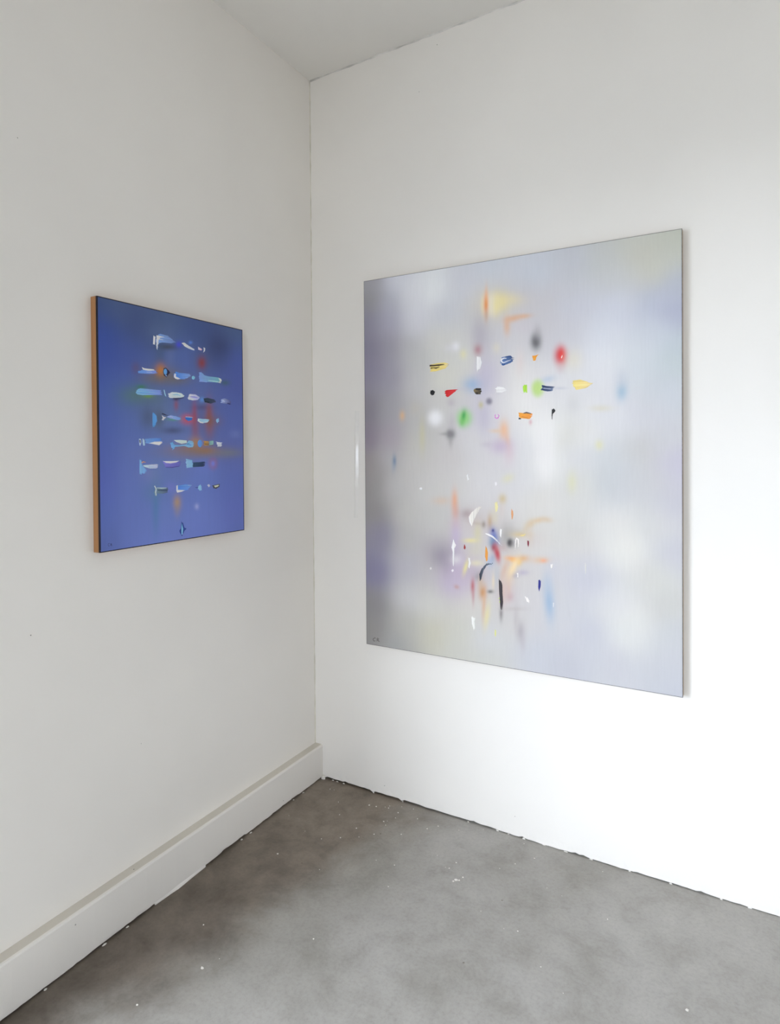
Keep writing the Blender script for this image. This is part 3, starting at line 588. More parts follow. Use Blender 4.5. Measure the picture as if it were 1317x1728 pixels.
# soft smudges: u, v, inverse shape matrix, colour, opacity, edge power
GREY_SMUDGES = [
    (557.9,1364.1,0.0164,-0.00013,-0.0021,-0.01742,(246,224,180),0.38,1.0),
    (599.8,1363.4,0.03616,-0.00027,-0.00396,-0.03264,(246,229,148),0.75,1.0),
    (638.7,1367.4,0.02451,-0.00017,-0.00567,-0.04607,(245,228,171),0.5,1.0),
    (560.2,1359.4,0.03415,-0.00027,-0.00318,-0.02665,(246,234,208),0.95,1.6),
    (583.5,1354.4,0.0862,-0.00065,-0.00387,-0.03252,(246,231,156),0.6,1.0),
    (529.6,1358.6,0.14049,-0.00114,-0.00381,-0.03216,(246,228,185),0.7,1.0),
    (542.6,1361.5,0.13242,-0.00106,-0.00337,-0.02822,(246,144,53),0.95,1.0),
    (544.0,1392.3,0.21205,-0.0017,-0.00406,-0.03227,(246,196,146),0.5,1.0),
    (543.5,1321.5,0.16951,-0.00136,-0.00502,-0.04512,(210,183,156),0.6,1.0),
    (624.3,1273.3,0.08763,-0.00063,-0.00363,-0.03527,(235,177,125),0.65,1.0),
    (647.2,1297.0,0.03693,0.00774,0.00862,-0.09031,(235,175,121),0.7,1.0),
    (687.6,1301.2,0.04118,0.00415,-0.00113,-0.13222,(232,178,128),0.65,1.0),
    (678.4,1263.4,0.0249,-0.00016,-0.00473,-0.04638,(216,206,211),0.4,1.0),
    (516.8,1248.7,0.03491,-0.00029,-0.00153,-0.01601,(180,171,183),0.5,1.0),
    (509.2,1193.5,0.06958,-0.00058,-0.00471,-0.05588,(182,109,113),0.75,1.0),
    (416.6,1215.0,0.06702,-0.00062,-0.00546,-0.0627,(246,243,245),0.75,1.0),
    (389.0,1210.5,0.04971,-0.00047,-0.00623,-0.07274,(230,226,227),0.5,1.0),
    (448.4,1182.8,0.08145,-0.00073,-0.00511,-0.06307,(239,231,175),0.55,1.0),
    (582.3,1194.0,0.07171,-0.00054,-0.00486,-0.05674,(234,224,200),0.5,1.0),
    (733.2,1204.5,0.05733,-0.00035,-0.00327,-0.03606,(100,99,101),0.95,1.3),
    (739.9,1235.8,0.07669,-0.00046,-0.00382,-0.03914,(175,170,173),0.5,1.0),
    (822.7,1146.1,0.04766,-0.00025,-0.00254,-0.03183,(216,69,82),0.95,1.4),
    (824.8,1148.1,0.10602,-0.00054,-0.00425,-0.05308,(237,31,31),0.95,1.0),
    (822.5,1102.2,0.0794,-0.00041,-0.00418,-0.05964,(213,192,194),0.5,1.0),
    (866.2,1128.2,0.0347,-0.00016,-0.0023,-0.03012,(234,224,199),0.55,1.0),
    (673.1,1134.3,0.06383,-0.00043,-0.00192,-0.02568,(231,212,206),0.5,1.0),
    (488.8,1062.6,0.02955,-0.00025,-0.00231,-0.04039,(157,186,215),0.85,1.0),
    (442.3,1049.3,0.03382,-0.0003,-0.00793,-0.14665,(206,201,206),0.5,1.0),
    (534.6,1100.1,0.03011,-0.00024,-0.00086,-0.0132,(199,190,210),0.55,1.0),
    (533.3,937.2,0.04677,-0.00038,-0.00055,-0.01721,(195,187,204),0.5,1.0),
    (775.6,1065.2,0.04166,0.01087,0.01856,-0.09131,(192,204,218),0.7,1.0),
    (820.0,1031.0,0.05285,-0.00027,-0.01298,-0.23811,(200,200,209),0.6,1.0),
    (738.7,1035.4,0.04833,-0.00029,-0.00196,-0.03599,(197,225,132),0.95,2.2),
    (552.7,996.7,0.08843,-0.0007,-0.00384,-0.08646,(136,129,143),0.95,1.5),
    (519.4,984.7,0.11629,-0.00096,-0.00372,-0.08929,(204,194,146),0.8,1.0),
    (397.1,999.0,0.06641,-0.00063,-0.00316,-0.0726,(193,179,187),0.55,1.0),
    (179.2,955.7,0.09625,-0.00112,-0.00199,-0.05958,(237,190,132),0.7,1.0),
    (327.8,941.5,0.03523,-0.00036,-0.00113,-0.03577,(246,243,242),0.98,1.5),
    (451.2,937.6,0.037,-0.00033,-0.00107,-0.03384,(147,215,121),0.9,1.5),
    (448.8,946.7,0.12521,-0.02025,-0.0089,-0.05437,(57,163,80),0.85,1.0),
    (441.1,919.6,0.10134,-0.00091,-0.00204,-0.07315,(112,198,94),0.6,1.0),
    (393.4,877.3,0.06116,-0.00058,-0.00111,-0.05792,(99,97,96),0.95,1.2),
    (370.7,877.7,0.04925,-0.00048,-0.00319,-0.16633,(149,145,142),0.55,1.0),
    (393.2,851.9,0.1104,-0.00105,-0.00061,-0.04342,(159,154,152),0.55,1.0),
    (398.8,918.5,0.06642,-0.00063,-0.0008,-0.02901,(193,184,188),0.5,1.0),
    (269.7,874.9,0.08413,-0.0009,-0.00032,-0.01766,(210,203,158),0.55,1.0),
    (236.3,982.3,0.04674,-0.00052,-0.00164,-0.04219,(209,198,177),0.3,1.0),
    (610.1,886.3,0.06205,-0.00045,-0.00071,-0.03244,(237,182,133),0.8,1.0),
    (579.9,884.8,0.04766,-0.00036,-0.00323,-0.15043,(231,197,160),0.6,1.0),
    (623.6,848.7,0.1078,0.01899,0.00579,-0.0374,(233,187,151),0.7,1.0),
    (598.1,826.9,0.02541,-0.00019,-0.00039,-0.04114,(198,177,199),0.75,1.0),
    (630.1,800.3,0.05472,-0.00039,-0.00011,-0.02846,(219,192,198),0.5,1.0),
    (542.0,834.2,0.05276,-0.00042,-0.00122,-0.11185,(197,187,196),0.5,1.0),
    (711.7,914.2,0.18139,-0.00114,-0.00329,-0.11606,(219,168,173),0.7,1.0),
    (141.2,770.8,0.12861,-0.00155,9e-05,-0.04587,(118,139,166),0.85,1.0),
    (135.3,744.1,0.11975,-0.00145,0.00036,-0.05153,(169,177,190),0.4,1.0),
    (953.9,827.6,0.08398,-0.00032,-0.00073,-0.06983,(223,218,172),0.7,1.0),
    (960.3,954.1,0.03162,-0.00012,-0.00382,-0.09813,(220,212,186),0.55,1.0),
    (1028.6,1007.6,0.06473,-0.00563,-0.00548,-0.03821,(158,187,205),0.8,1.0),
    (1028.7,1051.7,0.05223,-0.00016,-0.00221,-0.03566,(194,198,207),0.4,1.0),
    (860.1,696.9,0.06897,-0.00033,0.00059,-0.03184,(218,215,172),0.6,1.0),
    (763.5,833.9,0.03089,-0.00018,-0.0001,-0.00901,(238,233,230),0.6,2),
    (624.9,707.9,0.04363,0.02101,0.0318,-0.06882,(222,216,172),0.55,1.0),
    (865.5,972.3,0.0485,-0.00023,-0.00145,-0.03432,(208,206,203),0.5,1.0),
    (408.5,617.1,0.08873,-0.00083,0.00095,-0.02892,(233,169,130),0.85,1.0),
    (413.1,571.2,0.07998,-0.00074,0.00152,-0.03616,(216,160,136),0.65,1.0),
    (352.8,615.2,0.03004,-0.0003,0.00235,-0.07151,(220,191,166),0.55,1.0),
    (412.7,527.3,0.05711,-0.00053,0.0022,-0.04336,(212,183,175),0.45,1.0),
    (460.2,568.6,0.04528,-0.0004,0.00269,-0.06258,(163,137,138),0.7,1.0),
    (494.1,542.8,0.02951,-0.00025,0.00153,-0.03149,(199,182,179),0.5,1.0),
    (527.6,530.9,0.13959,-0.00113,0.00455,-0.08876,(145,130,115),0.85,1.0),
    (553.8,541.2,0.10583,-0.00083,0.00201,-0.04057,(195,163,119),0.85,1.0),
    (498.8,534.0,0.03412,-0.00793,-0.02572,-0.17234,(182,162,156),0.5,1.0),
    (603.6,630.1,0.07862,-0.00058,0.00203,-0.06451,(206,185,137),0.85,1.0),
    (601.0,592.4,0.08636,-0.00064,0.00148,-0.03758,(213,195,183),0.4,1.0),
    (572.8,557.8,0.08534,-0.00065,0.00129,-0.02801,(215,203,169),0.5,1.0),
    (503.3,495.7,0.06909,-0.00058,0.00161,-0.02758,(213,205,156),0.6,1.0),
    (412.3,481.2,0.04994,-0.00046,0.00108,-0.01805,(196,175,206),0.6,1.0),
    (426.0,336.8,0.01672,-0.00015,0.00129,-0.01445,(191,169,197),0.6,1.0),
    (390.4,294.1,0.02473,-0.00023,0.00232,-0.02389,(196,183,201),0.5,1.0),
    (348.1,395.4,0.0229,-0.00023,0.00192,-0.02513,(150,141,151),0.65,1.0),
    (373.3,362.4,0.04368,-0.00042,0.00198,-0.02384,(169,157,170),0.5,1.0),
    (413.9,388.9,0.04995,-0.00046,0.00486,-0.06182,(228,222,220),0.7,1.0),
    (472.8,336.4,0.01573,-0.00014,0.00197,-0.02187,(201,184,189),0.35,1.0),
    (493.1,429.2,0.02947,-0.00025,0.00263,-0.03666,(210,203,178),0.5,1.0),
    (569.9,488.4,0.06324,0.01382,0.00822,-0.0313,(98,114,184),0.9,1.0),
    (565.0,463.5,0.07084,-0.00055,0.00419,-0.06381,(102,145,173),0.8,1.0),
    (565.4,510.5,0.21263,-0.00164,0.01042,-0.18628,(13,13,116),0.9,1.0),
    (581.2,426.6,0.09034,0.01622,0.00762,-0.03155,(192,44,59),0.95,1.4),
    (567.2,445.7,0.10635,-0.00082,0.00516,-0.07446,(156,35,57),0.8,1.0),
    (564.6,405.2,0.1062,-0.00082,0.00433,-0.05578,(147,153,177),0.6,1.0),
    (552.6,388.6,0.08454,-0.00066,0.0045,-0.05562,(157,178,206),0.7,1.0),
    (599.9,448.0,0.0539,-0.0004,0.0052,-0.07497,(203,162,161),0.5,1.0),
    (618.7,491.4,0.03952,-0.00028,0.00152,-0.02511,(153,149,143),0.65,1.0),
    (632.3,467.9,0.09107,-0.00064,0.00465,-0.07078,(49,46,50),0.96,1.5),
    (646.0,464.4,0.08792,-0.00061,0.00504,-0.07571,(145,141,141),0.6,1.0),
    (650.9,510.9,0.03672,-0.00025,0.00431,-0.07585,(187,178,166),0.5,1.0),
    (673.4,501.2,0.03422,-0.00023,0.00676,-0.11429,(211,185,124),0.75,1.0),
    (693.7,524.2,0.08605,-0.03196,-0.01299,-0.04306,(209,191,161),0.7,1.0),
    (711.5,542.5,0.04331,0.0463,0.06727,-0.06562,(211,187,149),0.75,1.0),
    (738.0,556.8,0.04428,0.00938,0.02923,-0.11359,(214,188,151),0.8,1.0),
    (768.4,560.4,0.05133,-0.00751,-0.01062,-0.11552,(211,188,158),0.7,1.0),
    (722.2,484.6,0.02523,-0.00015,0.00209,-0.03298,(207,195,190),0.5,1.0),
    (709.1,499.0,0.09032,-0.00057,0.00198,-0.0329,(210,190,169),0.5,1.0),
    (641.1,408.9,0.04392,-0.00661,-0.00721,-0.12459,(243,159,43),0.92,1.0),
    (645.6,402.7,0.08787,-0.00061,0.01203,-0.15125,(246,168,31),0.8,1.0),
    (681.8,414.3,0.04957,-0.00032,0.0071,-0.09146,(221,169,110),0.75,1.0),
    (663.7,397.5,0.08853,-0.00059,0.00737,-0.09108,(236,195,105),0.8,1.0),
    (748.1,413.0,0.03278,-0.00019,0.00733,-0.09275,(219,184,152),0.75,1.0),
    (758.9,411.7,0.0922,-0.00053,0.0132,-0.166,(235,166,123),0.85,1.0),
    (647.5,347.7,0.07325,-0.0005,0.01033,-0.11337,(150,152,177),0.8,1.0),
    (679.2,361.6,0.0495,-0.00032,0.01014,-0.11415,(178,166,187),0.65,1.0),
    (629.2,350.5,0.04812,-0.01248,-0.00264,-0.0175,(222,198,168),0.8,1.0),
    (608.6,364.2,0.09409,-0.03156,-0.00508,-0.02247,(213,175,151),0.65,1.0),
    (645.4,380.6,0.09262,-0.04161,-0.01027,-0.02951,(240,214,166),0.85,1.0),
    (626.5,294.9,0.14517,-0.00103,0.00383,-0.03759,(227,194,161),0.7,1.0),
    (617.2,282.8,0.03099,-0.00022,0.00234,-0.02251,(199,176,180),0.55,1.0),
    (630.9,266.5,0.08725,-0.00061,0.00811,-0.07522,(194,159,161),0.6,1.0),
    (603.4,281.4,0.07188,-0.00053,0.00292,-0.02805,(216,180,162),0.5,1.0),
    (595.8,200.2,0.16527,-0.00122,0.00492,-0.04068,(100,91,92),0.65,1.0),
    (504.4,332.4,0.06904,-0.00057,0.00576,-0.06289,(103,110,112),0.6,1.0),
    (482.7,346.4,0.03159,-0.00027,0.00387,-0.04384,(189,175,183),0.55,1.0),
    (545.2,342.9,0.04681,-0.00037,0.00286,-0.03171,(196,190,191),0.6,1.0),
    (566.2,317.9,0.19311,-0.00148,0.00388,-0.04052,(228,210,183),0.9,1.0),
    (580.5,334.9,0.08548,-0.00064,0.00188,-0.02032,(177,183,188),0.45,1.0),
    (523.1,273.0,0.07587,-0.00062,0.00418,-0.04013,(198,138,83),0.9,1.0),
    (527.5,223.7,0.13998,-0.00882,0.0013,-0.02003,(214,170,132),0.7,1.0),
    (539.2,184.3,0.10581,-0.01621,-0.00026,-0.0243,(226,212,151),0.7,1.0),
    (513.8,306.1,0.10395,-0.00085,0.00357,-0.03674,(204,173,137),0.6,1.0),
    (554.1,278.5,0.09605,-0.00075,0.01771,-0.17089,(105,100,96),0.85,1.0),
    (482.2,291.6,0.13681,-0.00117,0.00396,-0.03981,(184,101,104),0.9,1.0),
    (484.3,255.3,0.20535,-0.00175,0.0036,-0.03368,(190,139,140),0.7,1.0),
    (415.5,282.6,0.09509,-0.04648,-0.04324,-0.13002,(195,148,139),0.7,1.0),
    (497.6,381.8,0.04133,-0.00035,0.00796,-0.09777,(228,219,179),0.65,1.0),
    (453.4,362.2,0.13387,-0.03876,-0.00631,-0.0382,(230,219,148),0.85,1.0),
    (474.0,466.6,0.04095,-0.00035,0.00823,-0.12897,(233,220,149),0.75,1.0),
    (671.0,143.3,0.08059,-0.00053,0.00437,-0.03244,(164,156,160),0.7,1.0),
    (653.2,187.3,0.11001,-0.00075,0.00257,-0.02058,(183,174,174),0.5,1.0),
    (648.9,224.3,0.02746,-0.00019,0.01767,-0.15089,(187,177,173),0.5,1.0),
    (679.8,107.1,0.11119,-0.00073,0.00405,-0.02842,(183,174,178),0.5,1.0),
    (777.6,265.1,0.06126,0.00399,0.00301,-0.01659,(152,175,198),0.88,1.0),
    (771.5,331.1,0.0579,-0.00033,0.00283,-0.02909,(179,189,201),0.65,1.0),
    (791.1,386.5,0.03895,-0.00021,0.00222,-0.02599,(198,196,203),0.5,1.0),
]
BLUE_SMUDGES = [
    (228.0,691.1,0.02646,-0.00026,0.00634,-0.0405,(106,125,168),0.368,1.0),
    (268.2,620.0,0.05842,-0.00051,0.00203,-0.01612,(120,137,192),0.46,1.0),
    (258.7,645.8,0.02426,-0.00022,0.01418,-0.10371,(76,84,97),0.828,1.0),
    (492.2,681.9,0.023,-7e-05,0.00437,-0.03164,(66,76,120),0.552,1.0),
    (407.6,610.9,0.03668,-0.00019,0.00435,-0.03754,(108,96,114),0.552,1.0),
    (407.6,610.9,0.06669,-0.00035,0.00666,-0.05742,(168,62,37),0.741,1.0),
    (227.2,605.3,0.06036,-0.00059,0.00291,-0.02382,(84,105,136),0.506,1.0),
    (241.0,551.2,0.01738,-0.00016,0.00399,-0.03995,(136,121,74),0.546,1.0),
    (229.1,563.4,0.06018,-0.00059,0.00549,-0.05223,(228,142,46),0.846,1.0),
    (299.8,541.3,0.01989,-0.00016,0.00593,-0.06337,(134,123,88),0.507,1.0),
    (203.0,534.1,0.02149,-0.00022,0.00711,-0.07529,(127,120,114),0.506,1.0),
    (133.3,562.6,0.076,-0.00093,0.00741,-0.06795,(116,95,122),0.552,1.0),
    (521.2,551.3,0.05178,-0.00012,0.01046,-0.11657,(78,113,112),0.736,1.0),
    (134.5,477.8,0.01892,-0.00023,0.00284,-0.03861,(99,137,120),0.69,1.0),
    (197.7,471.0,0.01958,-0.00021,0.00362,-0.05262,(105,130,139),0.552,1.0),
    (152.5,505.2,0.06397,-0.00075,0.01511,-0.17909,(67,140,89),0.736,1.0),
    (179.3,477.3,0.05469,-0.0006,0.01468,-0.204,(126,174,57),0.782,1.0),
    (291.6,455.8,0.11744,-0.00096,0.00359,-0.05955,(170,83,90),0.663,1.0),
    (291.7,475.6,0.0799,-0.00065,0.01438,-0.21113,(59,52,85),0.782,1.0),
    (409.5,454.6,0.02804,-0.00014,0.00692,-0.12088,(91,87,134),0.644,1.0),
    (371.4,421.9,0.09373,-0.00057,0.00101,-0.02226,(179,75,75),0.624,1.0),
    (439.9,429.2,0.07122,-0.00031,0.00102,-0.0217,(172,90,67),0.663,1.0),
    (442.6,395.7,0.04438,-0.00019,0.00083,-0.0238,(159,100,86),0.507,1.0),
    (376.5,377.0,0.06216,-0.00037,0.00069,-0.02438,(158,100,112),0.507,1.0),
    (459.6,409.0,0.02923,-0.00011,0.00233,-0.05917,(148,106,72),0.429,1.0),
    (206.5,422.0,0.01582,-0.00016,0.00141,-0.02904,(110,130,160),0.46,1.0),
    (176.3,409.2,0.04376,-0.00048,0.00146,-0.03306,(86,99,133),0.69,1.0),
    (220.5,407.3,0.06029,-0.0006,0.00158,-0.0371,(92,104,118),0.69,1.0),
    (275.9,370.2,0.02688,-0.00023,0.00273,-0.10137,(84,93,132),0.828,1.0),
    (339.7,410.3,0.0384,-0.00027,0.00258,-0.06193,(226,91,91),0.702,1.4),
    (281.2,407.9,0.04467,-0.00038,0.0096,-0.23039,(103,191,114),0.644,1.0),
    (403.2,296.8,0.0076,-4e-05,-0.00011,-0.05339,(155,133,109),0.69,1.0),
    (354.8,311.2,0.01456,-0.0001,0.00028,-0.08164,(173,126,74),0.507,1.0),
    (376.3,331.8,0.04139,-0.00025,0.00069,-0.0608,(205,152,71),0.69,1.0),
    (425.3,303.0,0.02562,-0.00012,3e-05,-0.09534,(181,131,80),0.552,1.0),
    (535.6,294.3,0.01838,-4e-05,-0.00021,-0.07628,(134,143,142),0.552,1.0),
    (569.4,364.9,0.04044,-4e-05,0.00168,-0.07564,(135,152,216),0.414,1.0),
    (456.2,256.3,0.05471,-0.00022,-0.00095,-0.05597,(179,102,127),0.663,1.4),
    (456.2,256.3,0.10297,-0.00041,-0.00181,-0.10685,(130,155,246),0.828,1.0),
    (203.4,123.1,0.08477,-0.00087,-0.00099,-0.01353,(88,141,192),0.598,1.0),
    (194.5,168.3,0.0285,-0.0003,-0.00189,-0.0345,(104,141,185),0.506,1.0),
    (204.4,214.2,0.0531,-0.00055,-0.00084,-0.02349,(115,141,193),0.46,1.0),
    (291.4,128.8,0.07319,-0.00059,-0.00339,-0.04969,(204,165,115),0.846,1.0),
    (291.2,102.6,0.09875,-0.0008,-0.00389,-0.04962,(170,157,166),0.46,1.0),
    (377.6,108.3,0.12323,-0.00073,-0.00884,-0.12005,(200,203,246),0.598,1.0),
    (305.8,660.1,0.0864,-0.00068,0.01424,-0.10185,(82,87,232),0.782,1.0),
    (357.2,674.5,0.13641,-0.00089,0.02967,-0.20808,(113,161,246),0.782,1.0),
    (406.9,481.3,0.10752,-0.00056,0.00816,-0.12118,(112,174,246),0.736,1.0),
    (181.2,228.5,0.03094,-0.00034,-0.00113,-0.0373,(143,151,203),0.368,1.0),
    (266.8,180.2,0.05045,-0.00044,-0.00304,-0.06289,(144,142,237),0.368,1.0),
    (416.7,244.4,0.02253,-0.00011,-0.00103,-0.04767,(128,144,233),0.276,1.0),
]
# raised dabs: layers of (colour at left, colour at right, outline in 0.1 mm)
GREY_DABS = [
    [((246,222,126),(246,221,138),[3041,11525,3377,11570,3683,11570,3885,11498,3732,11337,3322,11249,3090,11253]),((54,30,13),(54,30,13),[3041,11457,3249,11454,3457,11456,3684,11485,3681,11508,3450,11516,3246,11510,3040,11527]),((80,58,13),(80,58,13),[3094,11365,3221,11379,3328,11349,3481,11401,3475,11419,3320,11405,3221,11412,3088,11416])],
    [((18,14,13),(18,14,13),[3069,10496,3186,10527,3273,10451,3236,10336,3132,10311,3055,10392])],
    [((217,13,13),(226,50,53),[3723,10439,3749,10488,4026,10492,4250,10489,4125,10395,3873,10236,3759,10206,3722,10300])],
    [((133,114,75),(31,24,14),[4911,10455,5031,10492,5199,10474,5234,10382,5173,10251,5005,10250,4922,10354]),((22,13,13),(22,13,13),[4977,10437,5103,10407,5206,10425,5192,10478,5103,10461,4989,10489]),((13,13,13),(13,13,13),[4978,10277,5098,10259,5105,10317,4985,10334])],
    [((246,242,239),(246,242,240),[5753,10421,5859,10504,6089,10469,6249,10340,6042,10274,5834,10284])],
    [((172,228,49),(185,230,86),[6837,10492,6993,10516,7002,10224,6858,10221])],
    [((246,242,240),(246,242,242),[5042,11693,5185,11659,5245,11454,5181,11213,5085,11175,5060,11064,5033,11290])],
    [((91,122,173),(57,85,136),[5982,11465,6075,11589,6327,11622,6496,11534,6461,11385,6256,11313,6072,11260,5981,11355]),((242,242,245),(242,242,245),[6122,11390,6071,11415,6047,11444,6045,11465,6059,11488,6096,11511,6152,11523,6216,11518,6218,11540,6150,11555,6081,11552,6022,11528,5989,11480,6001,11423,6046,11380,6106,11354]),((202,210,227),(202,210,227),[6105,11347,6263,11405,6396,11449,6392,11461,6250,11439,6087,11389]),((42,70,123),(42,70,123),[6168,11569,6367,11558,6451,11502,6473,11528,6377,11617,6165,11595]),((35,73,138),(35,73,138),[6052,11297,6166,11300,6163,11339,6048,11337])],
    [((246,163,42),(246,154,59),[6663,9503,6875,9474,7163,9453,7195,9355,7073,9251,6740,9294,6673,9394]),((87,84,90),(87,84,90),[6855,9460,6963,9467,7138,9435,7144,9460,6965,9518,6850,9481]),((16,13,13),(16,13,13),[6667,9256,6759,9253,6765,9287,6677,9315]),((201,113,13),(201,113,13),[6783,9339,7028,9281,7031,9294,6787,9355])],
    [((226,137,216),(226,137,216),[5856,9465,5880,9432,5883,9393,5869,9359,5843,9342,5818,9341,5792,9354,5773,9385,5772,9424,5792,9459,5767,9473,5740,9433,5736,9378,5759,9328,5806,9296,5863,9300,5904,9337,5919,9390,5907,9443,5874,9478])],
    [((33,30,31),(33,30,31),[7900,9565,7964,9598,8033,9539,7993,9456,7941,9415,7924,9352,7915,9204,7893,9205,7894,9396])],
    [((246,162,49),(246,162,49),[7198,11543,7307,11545,7438,11575,7350,11489,7317,11363,7240,11358,7210,11457])],
    [((83,100,137),(120,133,162),[7540,10461,7690,10423,7998,10384,7946,10227,7754,10215,7539,10278]),((13,37,81),(13,37,81),[7535,10411,7730,10359,7967,10344,7968,10361,7736,10397,7544,10452]),((26,46,88),(26,46,88),[7536,10284,7709,10256,7881,10234,7883,10251,7713,10290,7541,10322]),((191,197,209),(191,197,209),[7603,10334,7860,10301,7862,10314,7604,10351])],
    [((246,222,128),(246,221,156),[8659,10555,8905,10573,9188,10470,9328,10400,9086,10262,8760,10217,8646,10390])],
    [((246,220,214),(246,220,214),[8235,11398,8281,11491,8290,11436,8260,11354])],
    [((246,242,239),(246,242,239),[4590,7168,4652,7214,4675,7078,4711,7010,4637,6963,4624,7077])],
    [((246,242,240),(246,242,240),[2684,6613,2665,6575,2620,6559,2575,6573,2557,6610,2576,6647,2621,6663,2666,6649])],
    [((243,237,237),(243,237,237),[5738,6915,5808,6939,5831,6851,5784,6761,5751,6827])],
    [((238,231,220),(227,219,210),[4674,5575,4773,5739,4993,5929,5210,5982,5015,5703,4893,5471,4793,5216,4736,5395]),((246,242,238),(246,242,238),[4679,5573,4700,5388,4784,5235,4802,5243,4743,5401,4699,5577])],
    [((237,226,165),(237,226,165),[5732,6158,5826,6183,5860,6007,5823,5827,5765,5803,5740,5958])],
    [((222,159,109),(222,159,109),[6378,5960,6437,5896,6454,5743,6421,5588,6384,5564,6372,5762])],
    [((246,242,239),(246,240,236),[3943,4360,4021,4667,4139,4432,4068,4323,4050,3951,4026,3602,3987,3645,3992,4179])],
    [((245,237,239),(245,237,239),[4035,3452,4020,3411,3984,3392,3949,3405,3934,3443,3949,3484,3985,3503,4021,3490])],
    [((241,234,231),(241,234,231),[3074,3451,3062,3413,3035,3396,3007,3408,2996,3444,3008,3482,3036,3500,3063,3487])],
    [((166,46,42),(166,46,42),[4483,4512,4508,4491,4541,4379,4501,4307,4452,4350])],
    [((246,241,235),(206,208,219),[5341,4964,5471,4896,5631,4830,5798,4707,5995,4542,6005,4552,5832,4741,5673,4887,5503,4963,5350,4986])],
    [((246,240,235),(246,240,235),[5935,5187,6005,5191,5994,5035,5970,4856,5924,4920,5920,5075])],
    [((246,238,231),(246,238,231),[6529,4450,6543,4670,6568,4819,6588,4826,6605,4821,6620,4676,6620,4546,6643,4546,6663,4679,6662,4841,6589,4892,6518,4832,6505,4670,6506,4449])],
    [((132,16,43),(132,16,43),[6978,4809,7036,4791,7040,4683,7013,4563,6982,4657])],
    [((239,217,151),(239,217,151),[6713,4954,6832,4956,6920,5016,6906,5047,6815,5018,6709,4980])],
    [((235,158,66),(235,158,66),[5365,4503,5412,4417,5449,4239,5432,3968,5375,3918,5333,4096,5340,4321])],
    [((239,232,226),(239,232,226),[7826,3999,7891,4034,7933,3995,7903,3885,7838,3846])],
    [((244,237,231),(244,237,231),[6566,3574,6634,3589,6634,3514,6633,3426,6588,3422,6597,3511])],
    [((37,30,34),(61,51,55),[5874,3266,5967,3230,6012,3079,6019,2745,6040,2458,6005,2142,5936,2178,5906,2532,5881,2910])],
    [((202,229,107),(202,229,107),[5867,2539,5903,2568,5925,2540,5906,2480,5887,2409,5914,2404,5942,2472,5971,2552,5909,2604,5851,2560])],
    [((52,57,66),(115,126,143),[5643,3886,5495,3868,5334,3784,5183,3610,5094,3409,5110,3182,5168,3184,5216,3396,5275,3570,5385,3735,5510,3827,5646,3859])],
    [((246,243,235),(238,237,229),[4763,1743,4836,1729,4933,1696,4884,1575,4916,1305,4857,1229,4785,1448])],
    [((227,225,146),(227,225,146),[5710,1365,5757,1349,5765,1215,5736,1085,5694,1183])],
    [((242,235,230),(242,235,230),[6867,2747,6965,2736,7054,2614,7044,2513,6942,2580])],
    [((39,42,132),(39,42,132),[7389,3409,7476,3383,7467,3179,7408,2965,7375,3148])],
    [((221,218,208),(221,218,208),[9052,4171,9080,4069,9079,3840,9058,3754,9043,3962])],
    [((246,242,237),(246,242,237),[4636,4019,4709,3993,4742,3799,4691,3589,4643,3677,4669,3839])],
    [((225,222,218),(225,222,218),[7917,2624,7947,2641,7934,2498,7916,2453])],
]
